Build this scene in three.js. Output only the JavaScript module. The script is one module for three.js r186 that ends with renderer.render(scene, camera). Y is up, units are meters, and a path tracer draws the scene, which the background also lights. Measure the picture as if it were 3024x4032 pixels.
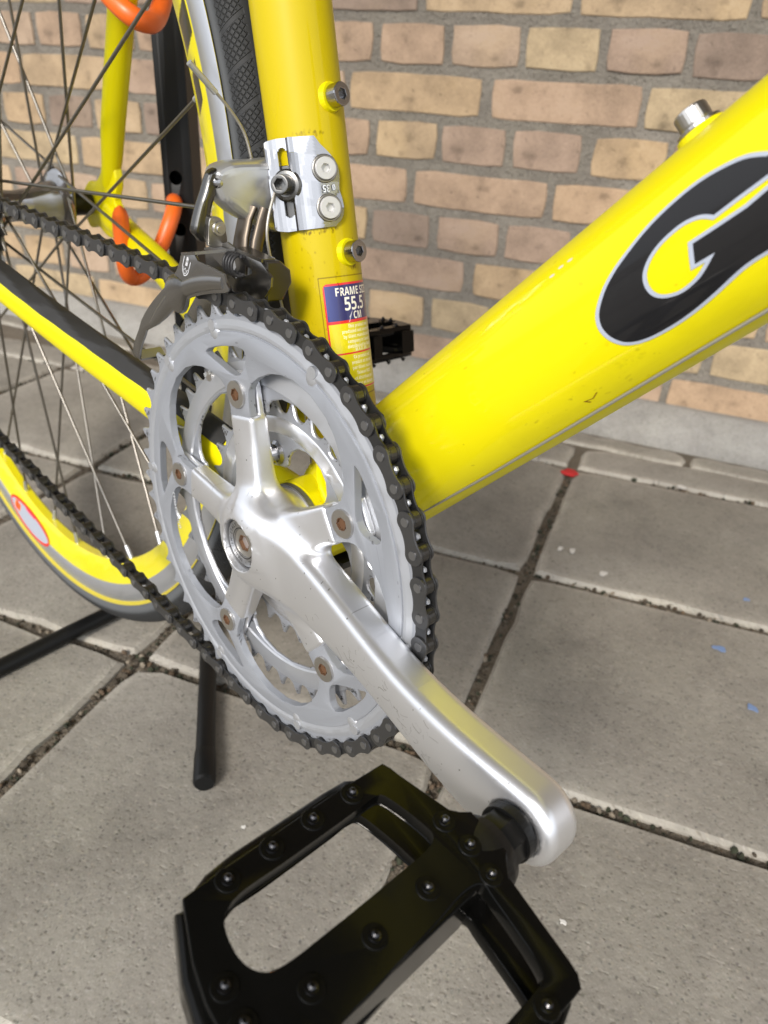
import * as THREE from 'three';
import { mergeGeometries, toCreasedNormals, mergeVertices } from 'three/addons/utils/BufferGeometryUtils.js';
import { RoundedBoxGeometry } from 'three/addons/geometries/RoundedBoxGeometry.js';

// ------------------------------------------------------------------ camera, sky, sun, exposure
const scene = new THREE.Scene();
const V3 = (x, y, z) => new THREE.Vector3(x, y, z);
const camera = new THREE.PerspectiveCamera(65.96, 3 / 4, 0.02, 400);
camera.matrixAutoUpdate = true;
camera.position.set(0.1537, 0.4673, 0.3177);
camera.quaternion.setFromRotationMatrix(new THREE.Matrix4().makeBasis(V3(0.9097, 0.0452, -0.4128), V3(-0.238, 0.8713, -0.4291), V3(0.3403, 0.4886, 0.8034)));
camera.focus = 0.33;
camera.userData.fStop = 14;
scene.add(camera);

const SUN = V3(0.03, 0.55, 0.83).normalize();
{ // overcast sky: bright veil overhead and to the open side, duller near the horizon
  const w = 512, h = 256, data = new Float32Array(w * h * 4);
  for (let j = 0; j < h; j++) for (let i = 0; i < w; i++) {
    const el = (j + 0.5) / h * Math.PI - Math.PI / 2, az = (i + 0.5) / w * 2 * Math.PI - Math.PI;
    const y = Math.sin(el), d = V3(Math.cos(el) * Math.cos(az), y, Math.cos(el) * Math.sin(az));
    let b = y > 0 ? 0.34 + 0.42 * Math.pow(y, 0.7) : 0.22;
    b *= 0.95 + 0.12 * Math.sin(3 * d.x + 2 * d.z + 4 * d.y) * Math.sin(2.3 * d.z - 1.7 * d.x);
    const glow = Math.max(0, d.dot(SUN)); b += 0.7 * Math.pow(glow, 4) + 1.5 * Math.pow(glow, 36);
    const k = (j * w + i) * 4;
    data[k] = b * 0.95; data[k + 1] = b * 0.99; data[k + 2] = b * 1.06; data[k + 3] = 1;
  }
  const sky = new THREE.DataTexture(data, w, h, THREE.RGBAFormat, THREE.FloatType);
  sky.mapping = THREE.EquirectangularReflectionMapping; sky.magFilter = sky.minFilter = THREE.LinearFilter; sky.needsUpdate = true;
  scene.background = sky; scene.environment = sky;
}
const sun = new THREE.DirectionalLight(0xfff4e6, 1.4);
sun.position.copy(SUN).multiplyScalar(6); sun.castShadow = true; sun.shadow.radius = 25;
sun.shadow.mapSize.set(2048, 2048);
Object.assign(sun.shadow.camera, { left: -2.5, right: 2.5, top: 2.5, bottom: -2.5, near: 0.5, far: 15 });
scene.add(sun); scene.add(sun.target);

const renderer = new THREE.WebGLRenderer({ antialias: true });
renderer.setSize(768, 1024);
renderer.toneMapping = THREE.LinearToneMapping;
renderer.toneMappingExposure = 2.2;
renderer.shadowMap.enabled = true;
renderer.outputColorSpace = THREE.SRGBColorSpace;

// ------------------------------------------------------------------ helpers
let seed = 7;
const rnd = () => { seed = (seed * 1664525 + 1013904223) >>> 0; return seed / 4294967296; };
const rr = (a, b) => a + (b - a) * rnd();
const D2R = Math.PI / 180, TAU = Math.PI * 2;
const lerp = (a, b, t) => a + (b - a) * t, clamp = (x, a, b) => Math.min(b, Math.max(a, x));
const smooth = (a, b, x) => { const t = clamp((x - a) / (b - a), 0, 1); return t * t * (3 - 2 * t); };
// tileable value noise
function noiseGrid(n, s) { const g = new Float32Array(n * n); let q = s * 2654435761 >>> 0; for (let i = 0; i < n * n; i++) { q = (q * 1664525 + 1013904223) >>> 0; g[i] = q / 4294967296; } return g; }
function tileNoise(n, s) {
  const g = noiseGrid(n, s);
  return (u, v) => {
    u = (u - Math.floor(u)) * n; v = (v - Math.floor(v)) * n;
    const i = Math.floor(u), j = Math.floor(v); let a = u - i, b = v - j; a = a * a * (3 - 2 * a); b = b * b * (3 - 2 * b);
    const i1 = (i + 1) % n, j1 = (j + 1) % n;
    return lerp(lerp(g[j % n * n + i % n], g[j % n * n + i1], a), lerp(g[j1 * n + i % n], g[j1 * n + i1], a), b);
  };
}
function fbm(n, s, oct = 4) { const f = []; for (let o = 0; o < oct; o++) f.push(tileNoise(n << o, s + o * 17)); return (u, v) => { let r = 0, a = 0.5, t = 0; for (const g of f) { r += a * g(u, v); t += a; a *= 0.55; } return r / t; }; }
function dataTex(size, fn, srgb = false, h = size) {
  const d = new Uint8Array(size * h * 4);
  for (let j = 0; j < h; j++) for (let i = 0; i < size; i++) {
    const c = fn((i + 0.5) / size, (j + 0.5) / h), k = (j * size + i) * 4;
    if (typeof c === 'number') { d[k] = d[k + 1] = d[k + 2] = clamp(c, 0, 1) * 255; } else { d[k] = clamp(c[0], 0, 1) * 255; d[k + 1] = clamp(c[1], 0, 1) * 255; d[k + 2] = clamp(c[2], 0, 1) * 255; }
    d[k + 3] = 255;
  }
  const t = new THREE.DataTexture(d, size, h); t.wrapS = t.wrapT = THREE.RepeatWrapping; t.magFilter = THREE.LinearFilter; t.minFilter = THREE.LinearMipmapLinearFilter; t.generateMipmaps = true;
  if (srgb) t.colorSpace = THREE.SRGBColorSpace; t.needsUpdate = true; return t;
}
function canvasTex(w, h, draw, srgb = true) {
  const c = document.createElement('canvas'); c.width = w; c.height = h; draw(c.getContext('2d'), w, h);
  const t = new THREE.CanvasTexture(c); if (srgb) t.colorSpace = THREE.SRGBColorSpace; t.wrapS = t.wrapT = THREE.ClampToEdgeWrapping; return t;
}
const std = (r, g, b, o = {}) => { const m = new THREE.MeshStandardMaterial(o); m.color.setRGB(r, g, b); return m; };
const phys = (r, g, b, o = {}) => { const m = new THREE.MeshPhysicalMaterial(o); m.color.setRGB(r, g, b); return m; };
const taken = {};
function nm(name) { const n = taken[name] = (taken[name] ?? -1) + 1; return n ? `${name}_${String(n).padStart(3, '0')}` : name; }
function mesh(name, g, m, parent, label) {
  const o = new THREE.Mesh(g, m); o.name = nm(name); o.castShadow = o.receiveShadow = true; if (label) o.userData.label = label; (parent ?? scene).add(o); return o;
}
function group(name, parent) { const o = new THREE.Group(); o.name = nm(name); (parent ?? scene).add(o); return o; }
function thing(o, label, category, grp) { o.userData.label = label; o.userData.category = category; if (grp) o.userData.group = grp; return o; }
function merge(list) {
  return mergeGeometries(list.map((g) => { const q = g.index ? g.toNonIndexed() : g; const r = new THREE.BufferGeometry(); for (const a of ['position', 'normal', 'uv']) { if (q.attributes[a]) r.setAttribute(a, q.attributes[a]); } if (!r.attributes.uv) r.setAttribute('uv', new THREE.BufferAttribute(new Float32Array(r.attributes.position.count * 2), 2)); return r; }));
}
// local frame: z along zd, x near xd
function frame(g, o, zd, xd) {
  const z = zd.clone().normalize(), y = new THREE.Vector3().crossVectors(z, xd).normalize(), x = new THREE.Vector3().crossVectors(y, z);
  return g.applyMatrix4(new THREE.Matrix4().makeBasis(x, y, z).setPosition(o));
}
const shapeOf = (pts, closed) => new THREE.Shape(pts.map((p) => new THREE.Vector2(p[0], p[1])));
const pathOf = (pts) => new THREE.Path(pts.map((p) => new THREE.Vector2(p[0], p[1])));
function spline(pts, n, closed = true) { return new THREE.CatmullRomCurve3(pts.map((p) => V3(p[0], p[1], p[2] ?? 0)), closed, 'centripetal').getPoints(n).slice(0, closed ? n : n + 1).map((p) => [p.x, p.y, p.z]); }
function extrude(shape, z0, z1, bevel = 0, crease = 0.6, bs = 2) {
  const g = new THREE.ExtrudeGeometry(shape, { depth: z1 - z0 - 2 * bevel, bevelEnabled: bevel > 0, bevelThickness: bevel, bevelSize: bevel, bevelOffset: -bevel, bevelSegments: bs, curveSegments: 24, steps: 1 });
  g.translate(0, 0, z0 + bevel); return crease ? toCreasedNormals(g, crease) : g;
}
function circlePath(r, n = 24, cx = 0, cy = 0, rot = 0) { const p = []; for (let i = 0; i < n; i++) p.push([cx + r * Math.cos(rot + i / n * TAU), cy + r * Math.sin(rot + i / n * TAU)]); return p; }
function disc(r, z0, z1, bevel = 0, n = 28) { return extrude(shapeOf(circlePath(r, n)), z0, z1, bevel, 0.6, 2); }
function hexBolt(r, h, hex, depth, bevel = 0.0004, n = 28) { // cap head with a hexagonal socket, base at z=0
  const s = shapeOf(circlePath(r, n)); s.holes.push(pathOf(circlePath(hex, 6, 0, 0, 0.3)));
  return merge([extrude(s, 0, h, bevel, 0.5), disc(r - bevel * 1.3, 0.0001, Math.max(0.0003, h - depth), 0)]);
}
function lathe(prof, n = 64, axis = 'z') { // prof: [r, z]
  const g = new THREE.LatheGeometry(prof.map((p) => new THREE.Vector2(Math.max(p[0], 1e-5), p[1])), n); g.rotateX(Math.PI / 2); return toCreasedNormals(g, 0.7);
}
function wind(g) { // faces turned to agree with the stored normals
  const p = g.attributes.position, n = g.attributes.normal, ix = g.index.array, a = V3(), b = V3(), c = V3(), m = V3();
  for (let i = 0; i < ix.length; i += 3) {
    a.fromBufferAttribute(p, ix[i]); b.fromBufferAttribute(p, ix[i + 1]).sub(a); c.fromBufferAttribute(p, ix[i + 2]).sub(a); b.cross(c); m.fromBufferAttribute(n, ix[i]);
    if (b.dot(m) < 0) { const t = ix[i + 1]; ix[i + 1] = ix[i + 2]; ix[i + 2] = t; }
  }
  return g;
}
// tube along straight/curved centre points with per-point radii (ra across, rb along z)
function sweep(pts, radii, seg = 28, ref = V3(0, 0, 1), cap = true) {
  const P = pts.map((p) => V3(...p)), n = P.length, pos = [], uv = [], idx = [], nor = [];
  let len = 0;
  for (let i = 0; i < n; i++) {
    const t = P[Math.min(n - 1, i + 1)].clone().sub(P[Math.max(0, i - 1)]).normalize();
    const b = ref.clone().addScaledVector(t, -ref.dot(t)).normalize(), a = new THREE.Vector3().crossVectors(b, t);
    if (i) len += P[i].distanceTo(P[i - 1]);
    const [ra, rb] = Array.isArray(radii) ? (Array.isArray(radii[i]) ? radii[i] : [radii[i], radii[i]]) : [radii, radii];
    for (let k = 0; k <= seg; k++) {
      const th = k / seg * TAU, c = Math.cos(th), s = Math.sin(th);
      pos.push(P[i].x + a.x * c * ra + b.x * s * rb, P[i].y + a.y * c * ra + b.y * s * rb, P[i].z + a.z * c * ra + b.z * s * rb);
      const N = a.clone().multiplyScalar(c / ra).addScaledVector(b, s / rb).normalize(); nor.push(N.x, N.y, N.z);
      uv.push(k / seg, len);
    }
  }
  const w = seg + 1;
  for (let i = 0; i < n - 1; i++) for (let k = 0; k < seg; k++) { const q = i * w + k; idx.push(q, q + 1, q + w, q + 1, q + w + 1, q + w); }
  if (cap) for (const [i, f] of [[0, 1], [n - 1, -1]]) {
    const t = P[Math.min(n - 1, i + 1)].clone().sub(P[Math.max(0, i - 1)]).normalize().multiplyScalar(-f), base = pos.length / 3;
    pos.push(P[i].x, P[i].y, P[i].z); nor.push(t.x, t.y, t.z); uv.push(0.5, len * (i ? 1 : 0));
    for (let k = 0; k <= seg; k++) { const q = (i * w + k) * 3; pos.push(pos[q], pos[q + 1], pos[q + 2]); nor.push(t.x, t.y, t.z); uv.push(k / seg, i ? len : 0); }
    for (let k = 0; k < seg; k++) f > 0 ? idx.push(base, base + k + 2, base + k + 1) : idx.push(base, base + k + 1, base + k + 2);
  }
  const g = new THREE.BufferGeometry(); g.setAttribute('position', new THREE.Float32BufferAttribute(pos, 3)); g.setAttribute('normal', new THREE.Float32BufferAttribute(nor, 3)); g.setAttribute('uv', new THREE.Float32BufferAttribute(uv, 2)); g.setIndex(idx); return wind(g);
}
function curveTube(pts, r, n = 40, seg = 12, roundTip = false) {
  const P = spline(pts, n, false), R = P.map((_, i) => { if (!roundTip) return r; const d = Math.min(i, 4) / 4; return r * Math.sqrt(Math.max(0.02, 1 - (1 - d) ** 2)); });
  return sweep(P, R.map((x) => [x, x]), seg, V3(0.13, 0.31, 0.94));
}
// sheet of metal from a point grid: rows of {p, n, hole}
function shell(rows, thick) {
  const R = rows.length, Cn = rows[0].length, pos = [], idx = [];
  for (const off of [0, -thick]) for (const row of rows) for (const q of row) pos.push(q.p.x + q.n.x * off, q.p.y + q.n.y * off, q.p.z + q.n.z * off);
  const id = (s, i, j) => s * R * Cn + i * Cn + j, solid = (i, j) => i >= 0 && j >= 0 && i < R - 1 && j < Cn - 1 && !rows[i][j].hole;
  for (let i = 0; i < R - 1; i++) for (let j = 0; j < Cn - 1; j++) {
    if (!solid(i, j)) continue;
    const a = id(0, i, j), b = id(0, i, j + 1), c = id(0, i + 1, j + 1), d = id(0, i + 1, j), A = id(1, i, j), B = id(1, i, j + 1), C = id(1, i + 1, j + 1), Dd = id(1, i + 1, j);
    idx.push(a, b, c, a, c, d, A, C, B, A, Dd, C);
    if (!solid(i - 1, j)) idx.push(a, A, B, a, B, b);
    if (!solid(i + 1, j)) idx.push(d, c, C, d, C, Dd);
    if (!solid(i, j - 1)) idx.push(a, d, Dd, a, Dd, A);
    if (!solid(i, j + 1)) idx.push(b, B, C, b, C, c);
  }
  const g = new THREE.BufferGeometry(); g.setAttribute('position', new THREE.Float32BufferAttribute(pos, 3)); g.setIndex(idx); return toCreasedNormals(g, 0.75);
}
// mesh the zero level of a distance field (surface nets)
function nets(f, mn, mx, h) {
  const n = [0, 1, 2].map((a) => Math.ceil((mx[a] - mn[a]) / h) + 1), [nx, ny, nz] = n, val = new Float32Array(nx * ny * nz);
  let q = 0;
  for (let k = 0; k < nz; k++) for (let j = 0; j < ny; j++) for (let i = 0; i < nx; i++) val[q++] = f(mn[0] + i * h, mn[1] + j * h, mn[2] + k * h);
  const id = (i, j, k) => (k * ny + j) * nx + i, cell = new Int32Array(nx * ny * nz).fill(-1), pos = [], nor = [], idx = [];
  const cor = []; for (let c = 0; c < 8; c++) cor.push([c & 1, c >> 1 & 1, c >> 2 & 1]);
  const edges = []; for (let a = 0; a < 8; a++) for (let b = a + 1; b < 8; b++) { const x = a ^ b; if (x === 1 || x === 2 || x === 4) edges.push([a, b]); }
  for (let k = 0; k < nz - 1; k++) for (let j = 0; j < ny - 1; j++) for (let i = 0; i < nx - 1; i++) {
    const v = cor.map((c) => val[id(i + c[0], j + c[1], k + c[2])]); let m = 0; for (let c = 0; c < 8; c++) if (v[c] < 0) m++;
    if (m === 0 || m === 8) continue;
    let x = 0, y = 0, z = 0, t = 0;
    for (const [a, b] of edges) if ((v[a] < 0) !== (v[b] < 0)) { const s = v[a] / (v[a] - v[b]); x += lerp(cor[a][0], cor[b][0], s); y += lerp(cor[a][1], cor[b][1], s); z += lerp(cor[a][2], cor[b][2], s); t++; }
    cell[id(i, j, k)] = pos.length / 3;
    const X = mn[0] + (i + x / t) * h, Y = mn[1] + (j + y / t) * h, Z = mn[2] + (k + z / t) * h, e = h * 0.5;
    pos.push(X, Y, Z);
    const N = V3(f(X + e, Y, Z) - f(X - e, Y, Z), f(X, Y + e, Z) - f(X, Y - e, Z), f(X, Y, Z + e) - f(X, Y, Z - e)).normalize(); nor.push(N.x, N.y, N.z);
  }
  const quad = (a, b, c, d, flip) => flip ? idx.push(a, c, b, a, d, c) : idx.push(a, b, c, a, c, d);
  for (let k = 1; k < nz - 1; k++) for (let j = 1; j < ny - 1; j++) for (let i = 1; i < nx - 1; i++) {
    const s = val[id(i, j, k)] < 0;
    if (s !== val[id(i + 1, j, k)] < 0) quad(cell[id(i, j - 1, k - 1)], cell[id(i, j, k - 1)], cell[id(i, j, k)], cell[id(i, j - 1, k)], !s);
    if (s !== val[id(i, j + 1, k)] < 0) quad(cell[id(i - 1, j, k - 1)], cell[id(i - 1, j, k)], cell[id(i, j, k)], cell[id(i, j, k - 1)], !s);
    if (s !== val[id(i, j, k + 1)] < 0) quad(cell[id(i - 1, j - 1, k)], cell[id(i, j - 1, k)], cell[id(i, j, k)], cell[id(i - 1, j, k)], !s);
  }
  const g = new THREE.BufferGeometry(); g.setAttribute('position', new THREE.Float32BufferAttribute(pos, 3)); g.setAttribute('normal', new THREE.Float32BufferAttribute(nor, 3));
  g.setAttribute('uv', new THREE.Float32BufferAttribute(new Float32Array(pos.length / 3 * 2).map((_, i) => i & 1 ? pos[(i >> 1) * 3 + 1] * 8 : pos[(i >> 1) * 3] * 8), 2)); g.setIndex(idx); return g;
}

// ------------------------------------------------------------------ materials
const nA = fbm(8, 3, 5), nB = fbm(16, 11, 4), nC = fbm(4, 23, 4), nF = tileNoise(256, 5), nF2 = tileNoise(128, 9);
const concreteMap = dataTex(1024, (u, v) => {
  const big = nC(u, v), mid = nB(u, v), f2 = nF2(u, v);
  let b = 0.80 + 0.26 * (big - 0.5) + 0.30 * (mid - 0.5) + 0.10 * (f2 - 0.5) + 0.10 * (rnd() - 0.5);
  const st = nA(u * 2 + 0.21, v * 2 + 0.63); if (st < 0.36) b *= 1 - 0.7 * (0.36 - st); if (st > 0.68) b *= 1 + 0.4 * (st - 0.68);
  return [b, b * (0.985 + 0.02 * (mid - 0.5)), b * (0.955 + 0.05 * (big - 0.5))];
});
{ // aggregate: grains and pits of sand and stone, each a fraction of a millimetre to two millimetres across
  const d = concreteMap.image.data, W = 1024;
  for (let k = 0; k < 42000; k++) {
    const x = rnd() * W, y = rnd() * W, r = 0.45 + 1.15 * rnd() ** 3, e = rr(0.7, 1.4), t = rnd() < 0.52 ? rr(0.5, 0.86) : rr(1.08, 1.28), w = [rr(0.97, 1.03), 1, rr(0.96, 1.03)];
    for (let j = -3; j <= 3; j++) for (let i = -3; i <= 3; i++) { const X = (Math.floor(x) + i + W) % W, Y = (Math.floor(y) + j + W) % W, q = Math.hypot((i - x % 1 + 0.5) * e, (j - y % 1 + 0.5) / e) - r; if (q > 0.7) continue; const m = lerp(1, t, clamp(0.7 - q, 0, 1)), o = (Y * W + X) * 4; for (let c = 0; c < 3; c++) d[o + c] = clamp(d[o + c] * lerp(1, m * w[c], m === 1 ? 0 : 1), 0, 255); }
  }
}
function tileN3(u, v) { return nF(u * 2, v * 2); }
const concreteBump = dataTex(1024, (u, v) => { const f = nF(u, v), f2 = nF2(u, v); return 0.5 + 0.3 * (f2 - 0.5) + (f < 0.14 ? -0.35 : 0.2 * (f - 0.5)) + 0.25 * (nF(u * 2, v * 2) - 0.5); });
const brickMap = dataTex(1024, (u, v) => {
  const a = nA(u, v), b = nB(u, v), f = nF(u, v), f2 = nF2(u, v);
  let k = 0.88 + 0.46 * (a - 0.5) + 0.42 * (b - 0.5) + 0.2 * (f - 0.5); if (f2 < 0.06) k *= 0.55; if (f2 > 0.97) k *= 1.12; { const st = nA(u * 2 + 0.37, v * 2 + 0.11); if (st > 0.66) k *= 1 - 1.6 * Math.min(0.25, st - 0.66); if (st < 0.33) k *= 1 + 0.8 * Math.min(0.2, 0.33 - st); }
  const w = smooth(0.55, 0.75, nC(u + 0.3, v)); // sandy bloom
  return [k * lerp(1, 1.02, w), k * lerp(0.985, 1.0, w), k * lerp(0.97, 0.94, w)];
});
const brickBump = dataTex(512, (u, v) => 0.5 + 0.5 * (nB(u, v) - 0.5) + 0.35 * (nF2(u, v) - 0.5));
const M = {};
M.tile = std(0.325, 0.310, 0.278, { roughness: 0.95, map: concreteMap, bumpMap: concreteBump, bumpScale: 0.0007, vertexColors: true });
M.joint = std(0.165, 0.142, 0.112, { roughness: 1, bumpMap: concreteBump, bumpScale: 0.004, map: concreteMap });
M.kerb = std(0.34, 0.335, 0.32, { roughness: 0.95, map: concreteMap, bumpMap: concreteBump, bumpScale: 0.0015 });
M.mortar = std(0.25, 0.232, 0.203, { roughness: 1, map: concreteMap, bumpMap: concreteBump, bumpScale: 0.004 });
const brickTones = [[0.49, 0.368, 0.24], [0.51, 0.385, 0.25], [0.49, 0.352, 0.235], [0.46, 0.335, 0.24], [0.50, 0.395, 0.255], [0.41, 0.305, 0.235], [0.47, 0.355, 0.262], [0.30, 0.23, 0.185], [0.50, 0.37, 0.235], [0.43, 0.318, 0.242]];
M.bricks = brickTones.map((c) => std(c[0] * 0.9, c[1] * 0.9, c[2] * 0.89, { roughness: 0.95, map: brickMap, bumpMap: brickBump, bumpScale: 0.0011 }));
const YEL = [0.72, 0.64, 0.001];
const paint = (o = {}) => phys(...YEL, { roughness: 0.5, specularIntensity: 0.3, clearcoat: 0.32, clearcoatRoughness: 0.05, ...o });
M.yellow = paint();
M.polish = std(0.80, 0.805, 0.82, { metalness: 0.9, roughness: 0.32, bumpMap: dataTex(512, (u, v) => nA(u, v)), bumpScale: 0.00002 });
M.ring = std(0.38, 0.395, 0.42, { metalness: 0.45, roughness: 0.48 });
function ringTex(zones) { // lacquered alloy: turning marks, scratches, black chain grime round the teeth
  const t = canvasTex(2048, 2048, (c, w) => {
    c.fillStyle = 'rgb(226,228,232)'; c.fillRect(0, 0, w, w); c.translate(w / 2, w / 2); const S = w / 0.23;
    for (let i = 0; i < 420; i++) { const r = rr(0.03, 0.107) * S, a = rnd() * TAU; c.strokeStyle = rnd() < 0.5 ? `rgba(120,122,128,${rr(0.05, 0.22)})` : `rgba(255,255,255,${rr(0.1, 0.4)})`; c.lineWidth = rr(0.6, 2); c.beginPath(); c.arc(0, 0, r, a, a + rr(0.02, 0.4)); c.stroke(); }
    for (const [r0, r1, n, al, th] of zones) for (let i = 0; i < n; i++) { const a = rnd() * TAU, r = lerp(r0, r1, rnd()) * S, q = rr(1, 7); if (nB(a * 0.9, r * 0.001) < th) continue; c.fillStyle = `rgba(${rnd() < 0.7 ? '22,20,18' : '70,60,46'},${al * rr(0.2, 1)})`; c.beginPath(); c.ellipse(r * Math.cos(a), r * Math.sin(a), q * rr(0.8, 2.4), q * 0.6, a + 1.57, 0, TAU); c.fill(); }
  });
  t.wrapS = t.wrapT = THREE.RepeatWrapping; t.repeat.set(1 / 0.23, 1 / 0.23); t.offset.set(0.5, 0.5); return t;
}
M.ringFace = std(0.45, 0.465, 0.49, { metalness: 0.45, roughness: 0.46, map: ringTex([[0.1012, 0.1075, 1500, 0.5, 0.46], [0.0925, 0.1, 60, 0.25, 0.5], [0.056, 0.092, 50, 0.25, 0.5]]) });
M.ringFaceIn = std(0.55, 0.56, 0.58, { metalness: 0.7, roughness: 0.38, map: ringTex([[0.0822, 0.0885, 2200, 0.6, 0.42], [0.058, 0.0645, 1400, 0.6, 0.42], [0.03, 0.08, 160, 0.3, 0.5]]) });
M.ringIn = std(0.52, 0.535, 0.56, { metalness: 0.7, roughness: 0.38 });
M.steel = std(0.62, 0.60, 0.57, { metalness: 1, roughness: 0.3 });
M.grimySteel = std(0.38, 0.365, 0.34, { metalness: 1, roughness: 0.36 });
M.chrome = std(0.40, 0.40, 0.41, { metalness: 1, roughness: 0.2 });
M.dark = std(0.05, 0.05, 0.052, { metalness: 0.5, roughness: 0.5 });
M.rust = std(0.085, 0.042, 0.02, { roughness: 0.9 });
M.brown = std(0.12, 0.10, 0.08, { metalness: 0.9, roughness: 0.4 });
M.chain = std(1, 1, 1, { metalness: 0.9, roughness: 0.33, vertexColors: true });
M.spoke = std(0.26, 0.245, 0.22, { metalness: 1, roughness: 0.36 });
M.black = phys(0.007, 0.007, 0.007, { roughness: 0.35, specularIntensity: 0.6 });
M.pedal = phys(0.003, 0.003, 0.0027, { roughness: 0.17, specularIntensity: 0.3, bumpMap: concreteBump, bumpScale: 0.00003 });
M.stand = phys(0.006, 0.0063, 0.0065, { roughness: 0.4, specularIntensity: 0.5 });
M.pin = std(0.055, 0.055, 0.058, { metalness: 1, roughness: 0.26 });
M.orange = phys(0.83, 0.14, 0.012, { roughness: 0.45, clearcoat: 0.3, clearcoatRoughness: 0.3 });
M.rubber = std(0.022, 0.024, 0.027, { roughness: 0.7 });
M.protector = std(0.022, 0.022, 0.022, { roughness: 0.62 });
M.alloy = std(0.62, 0.64, 0.675, { metalness: 0.85, roughness: 0.38 });
M.cable = std(0.42, 0.40, 0.36, { metalness: 0.7, roughness: 0.4 });

// ------------------------------------------------------------------ the paving
const struct = (o) => { o.userData.kind = 'structure'; return o; };
{
  const g = new THREE.PlaneGeometry(240, 240, 1, 1); g.rotateX(-Math.PI / 2); g.attributes.uv.array.forEach((v, i, a) => { a[i] = v * 480; });
  struct(mesh('ground', g, M.joint)).position.y = -0.007;
}
const PITCH = 0.29024, E1 = V3(0.9987, 0, -0.0516), E2 = V3(-0.0516, 0, -0.9987), GO = V3(-0.5461, 0, -0.0863);
const gridPoint = (a, b, y = 0) => GO.clone().addScaledVector(E1, a).addScaledVector(E2, b).setY(y);
function slab(lx, lz, s) { // worn concrete slab: chamfered edge with small chips, top at y=0
  const nx = 10, nz = Math.max(2, Math.round(10 * lz / lx)), per = [];
  const cr = 0.004;
  for (let i = 0; i < nx; i++) per.push([-lx / 2 + lx * i / nx, -lz / 2, 0, -1]);
  for (let i = 0; i < nz; i++) per.push([lx / 2, -lz / 2 + lz * i / nz, 1, 0]);
  for (let i = 0; i < nx; i++) per.push([lx / 2 - lx * i / nx, lz / 2, 0, 1]);
  for (let i = 0; i < nz; i++) per.push([-lx / 2, lz / 2 - lz * i / nz, -1, 0]);
  const n = per.length, rings = [[], [], [], []];
  per.forEach(([x, z]) => {
    const corner = Math.abs(Math.abs(x) - lx / 2) < 1e-6 && Math.abs(Math.abs(z) - lz / 2) < 1e-6, chip = (rnd() < 0.12 ? rr(0.002, 0.006) : rr(0, 0.0012)) + (corner ? 0.003 : 0);
    const ix = Math.sign(x) * (Math.abs(Math.abs(x) - lx / 2) < 1e-6 ? 1 : 0), iz = Math.sign(z) * (Math.abs(Math.abs(z) - lz / 2) < 1e-6 ? 1 : 0);
    const at = (d, y) => V3(x - ix * d, y, z - iz * d);
    rings[0].push(at(cr + 0.008 + chip, 0)); rings[1].push(at(cr * 0.7 + chip, -0.0008)); rings[2].push(at(chip * 0.7, -0.0045)); rings[3].push(at(0, -0.035));
  });
  const pos = [], uv = [], col = [], idx = [], ox = s * 0.37, oz = s * 0.61;
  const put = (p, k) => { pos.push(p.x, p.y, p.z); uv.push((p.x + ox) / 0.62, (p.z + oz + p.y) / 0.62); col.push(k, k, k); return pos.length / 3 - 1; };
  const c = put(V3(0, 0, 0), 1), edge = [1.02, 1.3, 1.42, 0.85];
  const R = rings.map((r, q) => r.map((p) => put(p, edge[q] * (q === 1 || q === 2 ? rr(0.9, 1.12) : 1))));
  for (let i = 0; i < n; i++) {
    const j = (i + 1) % n; idx.push(c, R[0][j], R[0][i]);
    for (let q = 0; q < 3; q++) idx.push(R[q][i], R[q][j], R[q + 1][j], R[q][i], R[q + 1][j], R[q + 1][i]);
  }
  const g = new THREE.BufferGeometry(); g.setAttribute('position', new THREE.Float32BufferAttribute(pos, 3)); g.setAttribute('uv', new THREE.Float32BufferAttribute(uv, 2)); g.setAttribute('color', new THREE.Float32BufferAttribute(col, 3)); g.setIndex(idx);
  return toCreasedNormals(g, 0.35);
}
const pavement = struct(group('pavement'));
{
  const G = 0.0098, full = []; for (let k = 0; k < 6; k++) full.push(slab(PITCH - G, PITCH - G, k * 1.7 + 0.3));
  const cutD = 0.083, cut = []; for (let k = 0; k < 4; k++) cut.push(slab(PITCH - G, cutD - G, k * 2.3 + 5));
  const tones = [1, 0.92, 1.07, 0.87, 1.0, 1.1, 0.95].map((k) => { const m = M.tile.clone(); m.color.multiplyScalar(k); return m; });
  const rest = [];
  for (let j = -9; j <= 2; j++) for (let i = -8; i <= 11; i++) {
    const last = j === 2, g = last ? cut[(i + 8) % 4] : full[(i * 5 + j * 3 + 300) % 6];
    const c = gridPoint((i + 0.5) * PITCH, last ? 2 * PITCH + cutD / 2 : (j + 0.5) * PITCH, rr(-0.0012, 0.0012));
    const ry = Math.atan2(0.0516, 0.9987) + (last ? 0 : Math.floor(rnd() * 4) * Math.PI / 2) + rr(-0.004, 0.004);
    const near = i >= -3 && i <= 4 && j >= -3;
    const q = new THREE.Object3D(); q.position.copy(c); q.rotation.set(rr(-0.003, 0.003), ry, rr(-0.003, 0.003));
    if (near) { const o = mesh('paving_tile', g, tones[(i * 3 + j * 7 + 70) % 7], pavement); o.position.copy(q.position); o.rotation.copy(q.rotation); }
    else { q.updateMatrix(); rest.push(g.clone().applyMatrix4(q.matrix)); }
  }
  const far = mergeGeometries(rest); const o = mesh('outlying_paving_tiles', far, M.tile, pavement); o.userData.kind = 'stuff';
}
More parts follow.
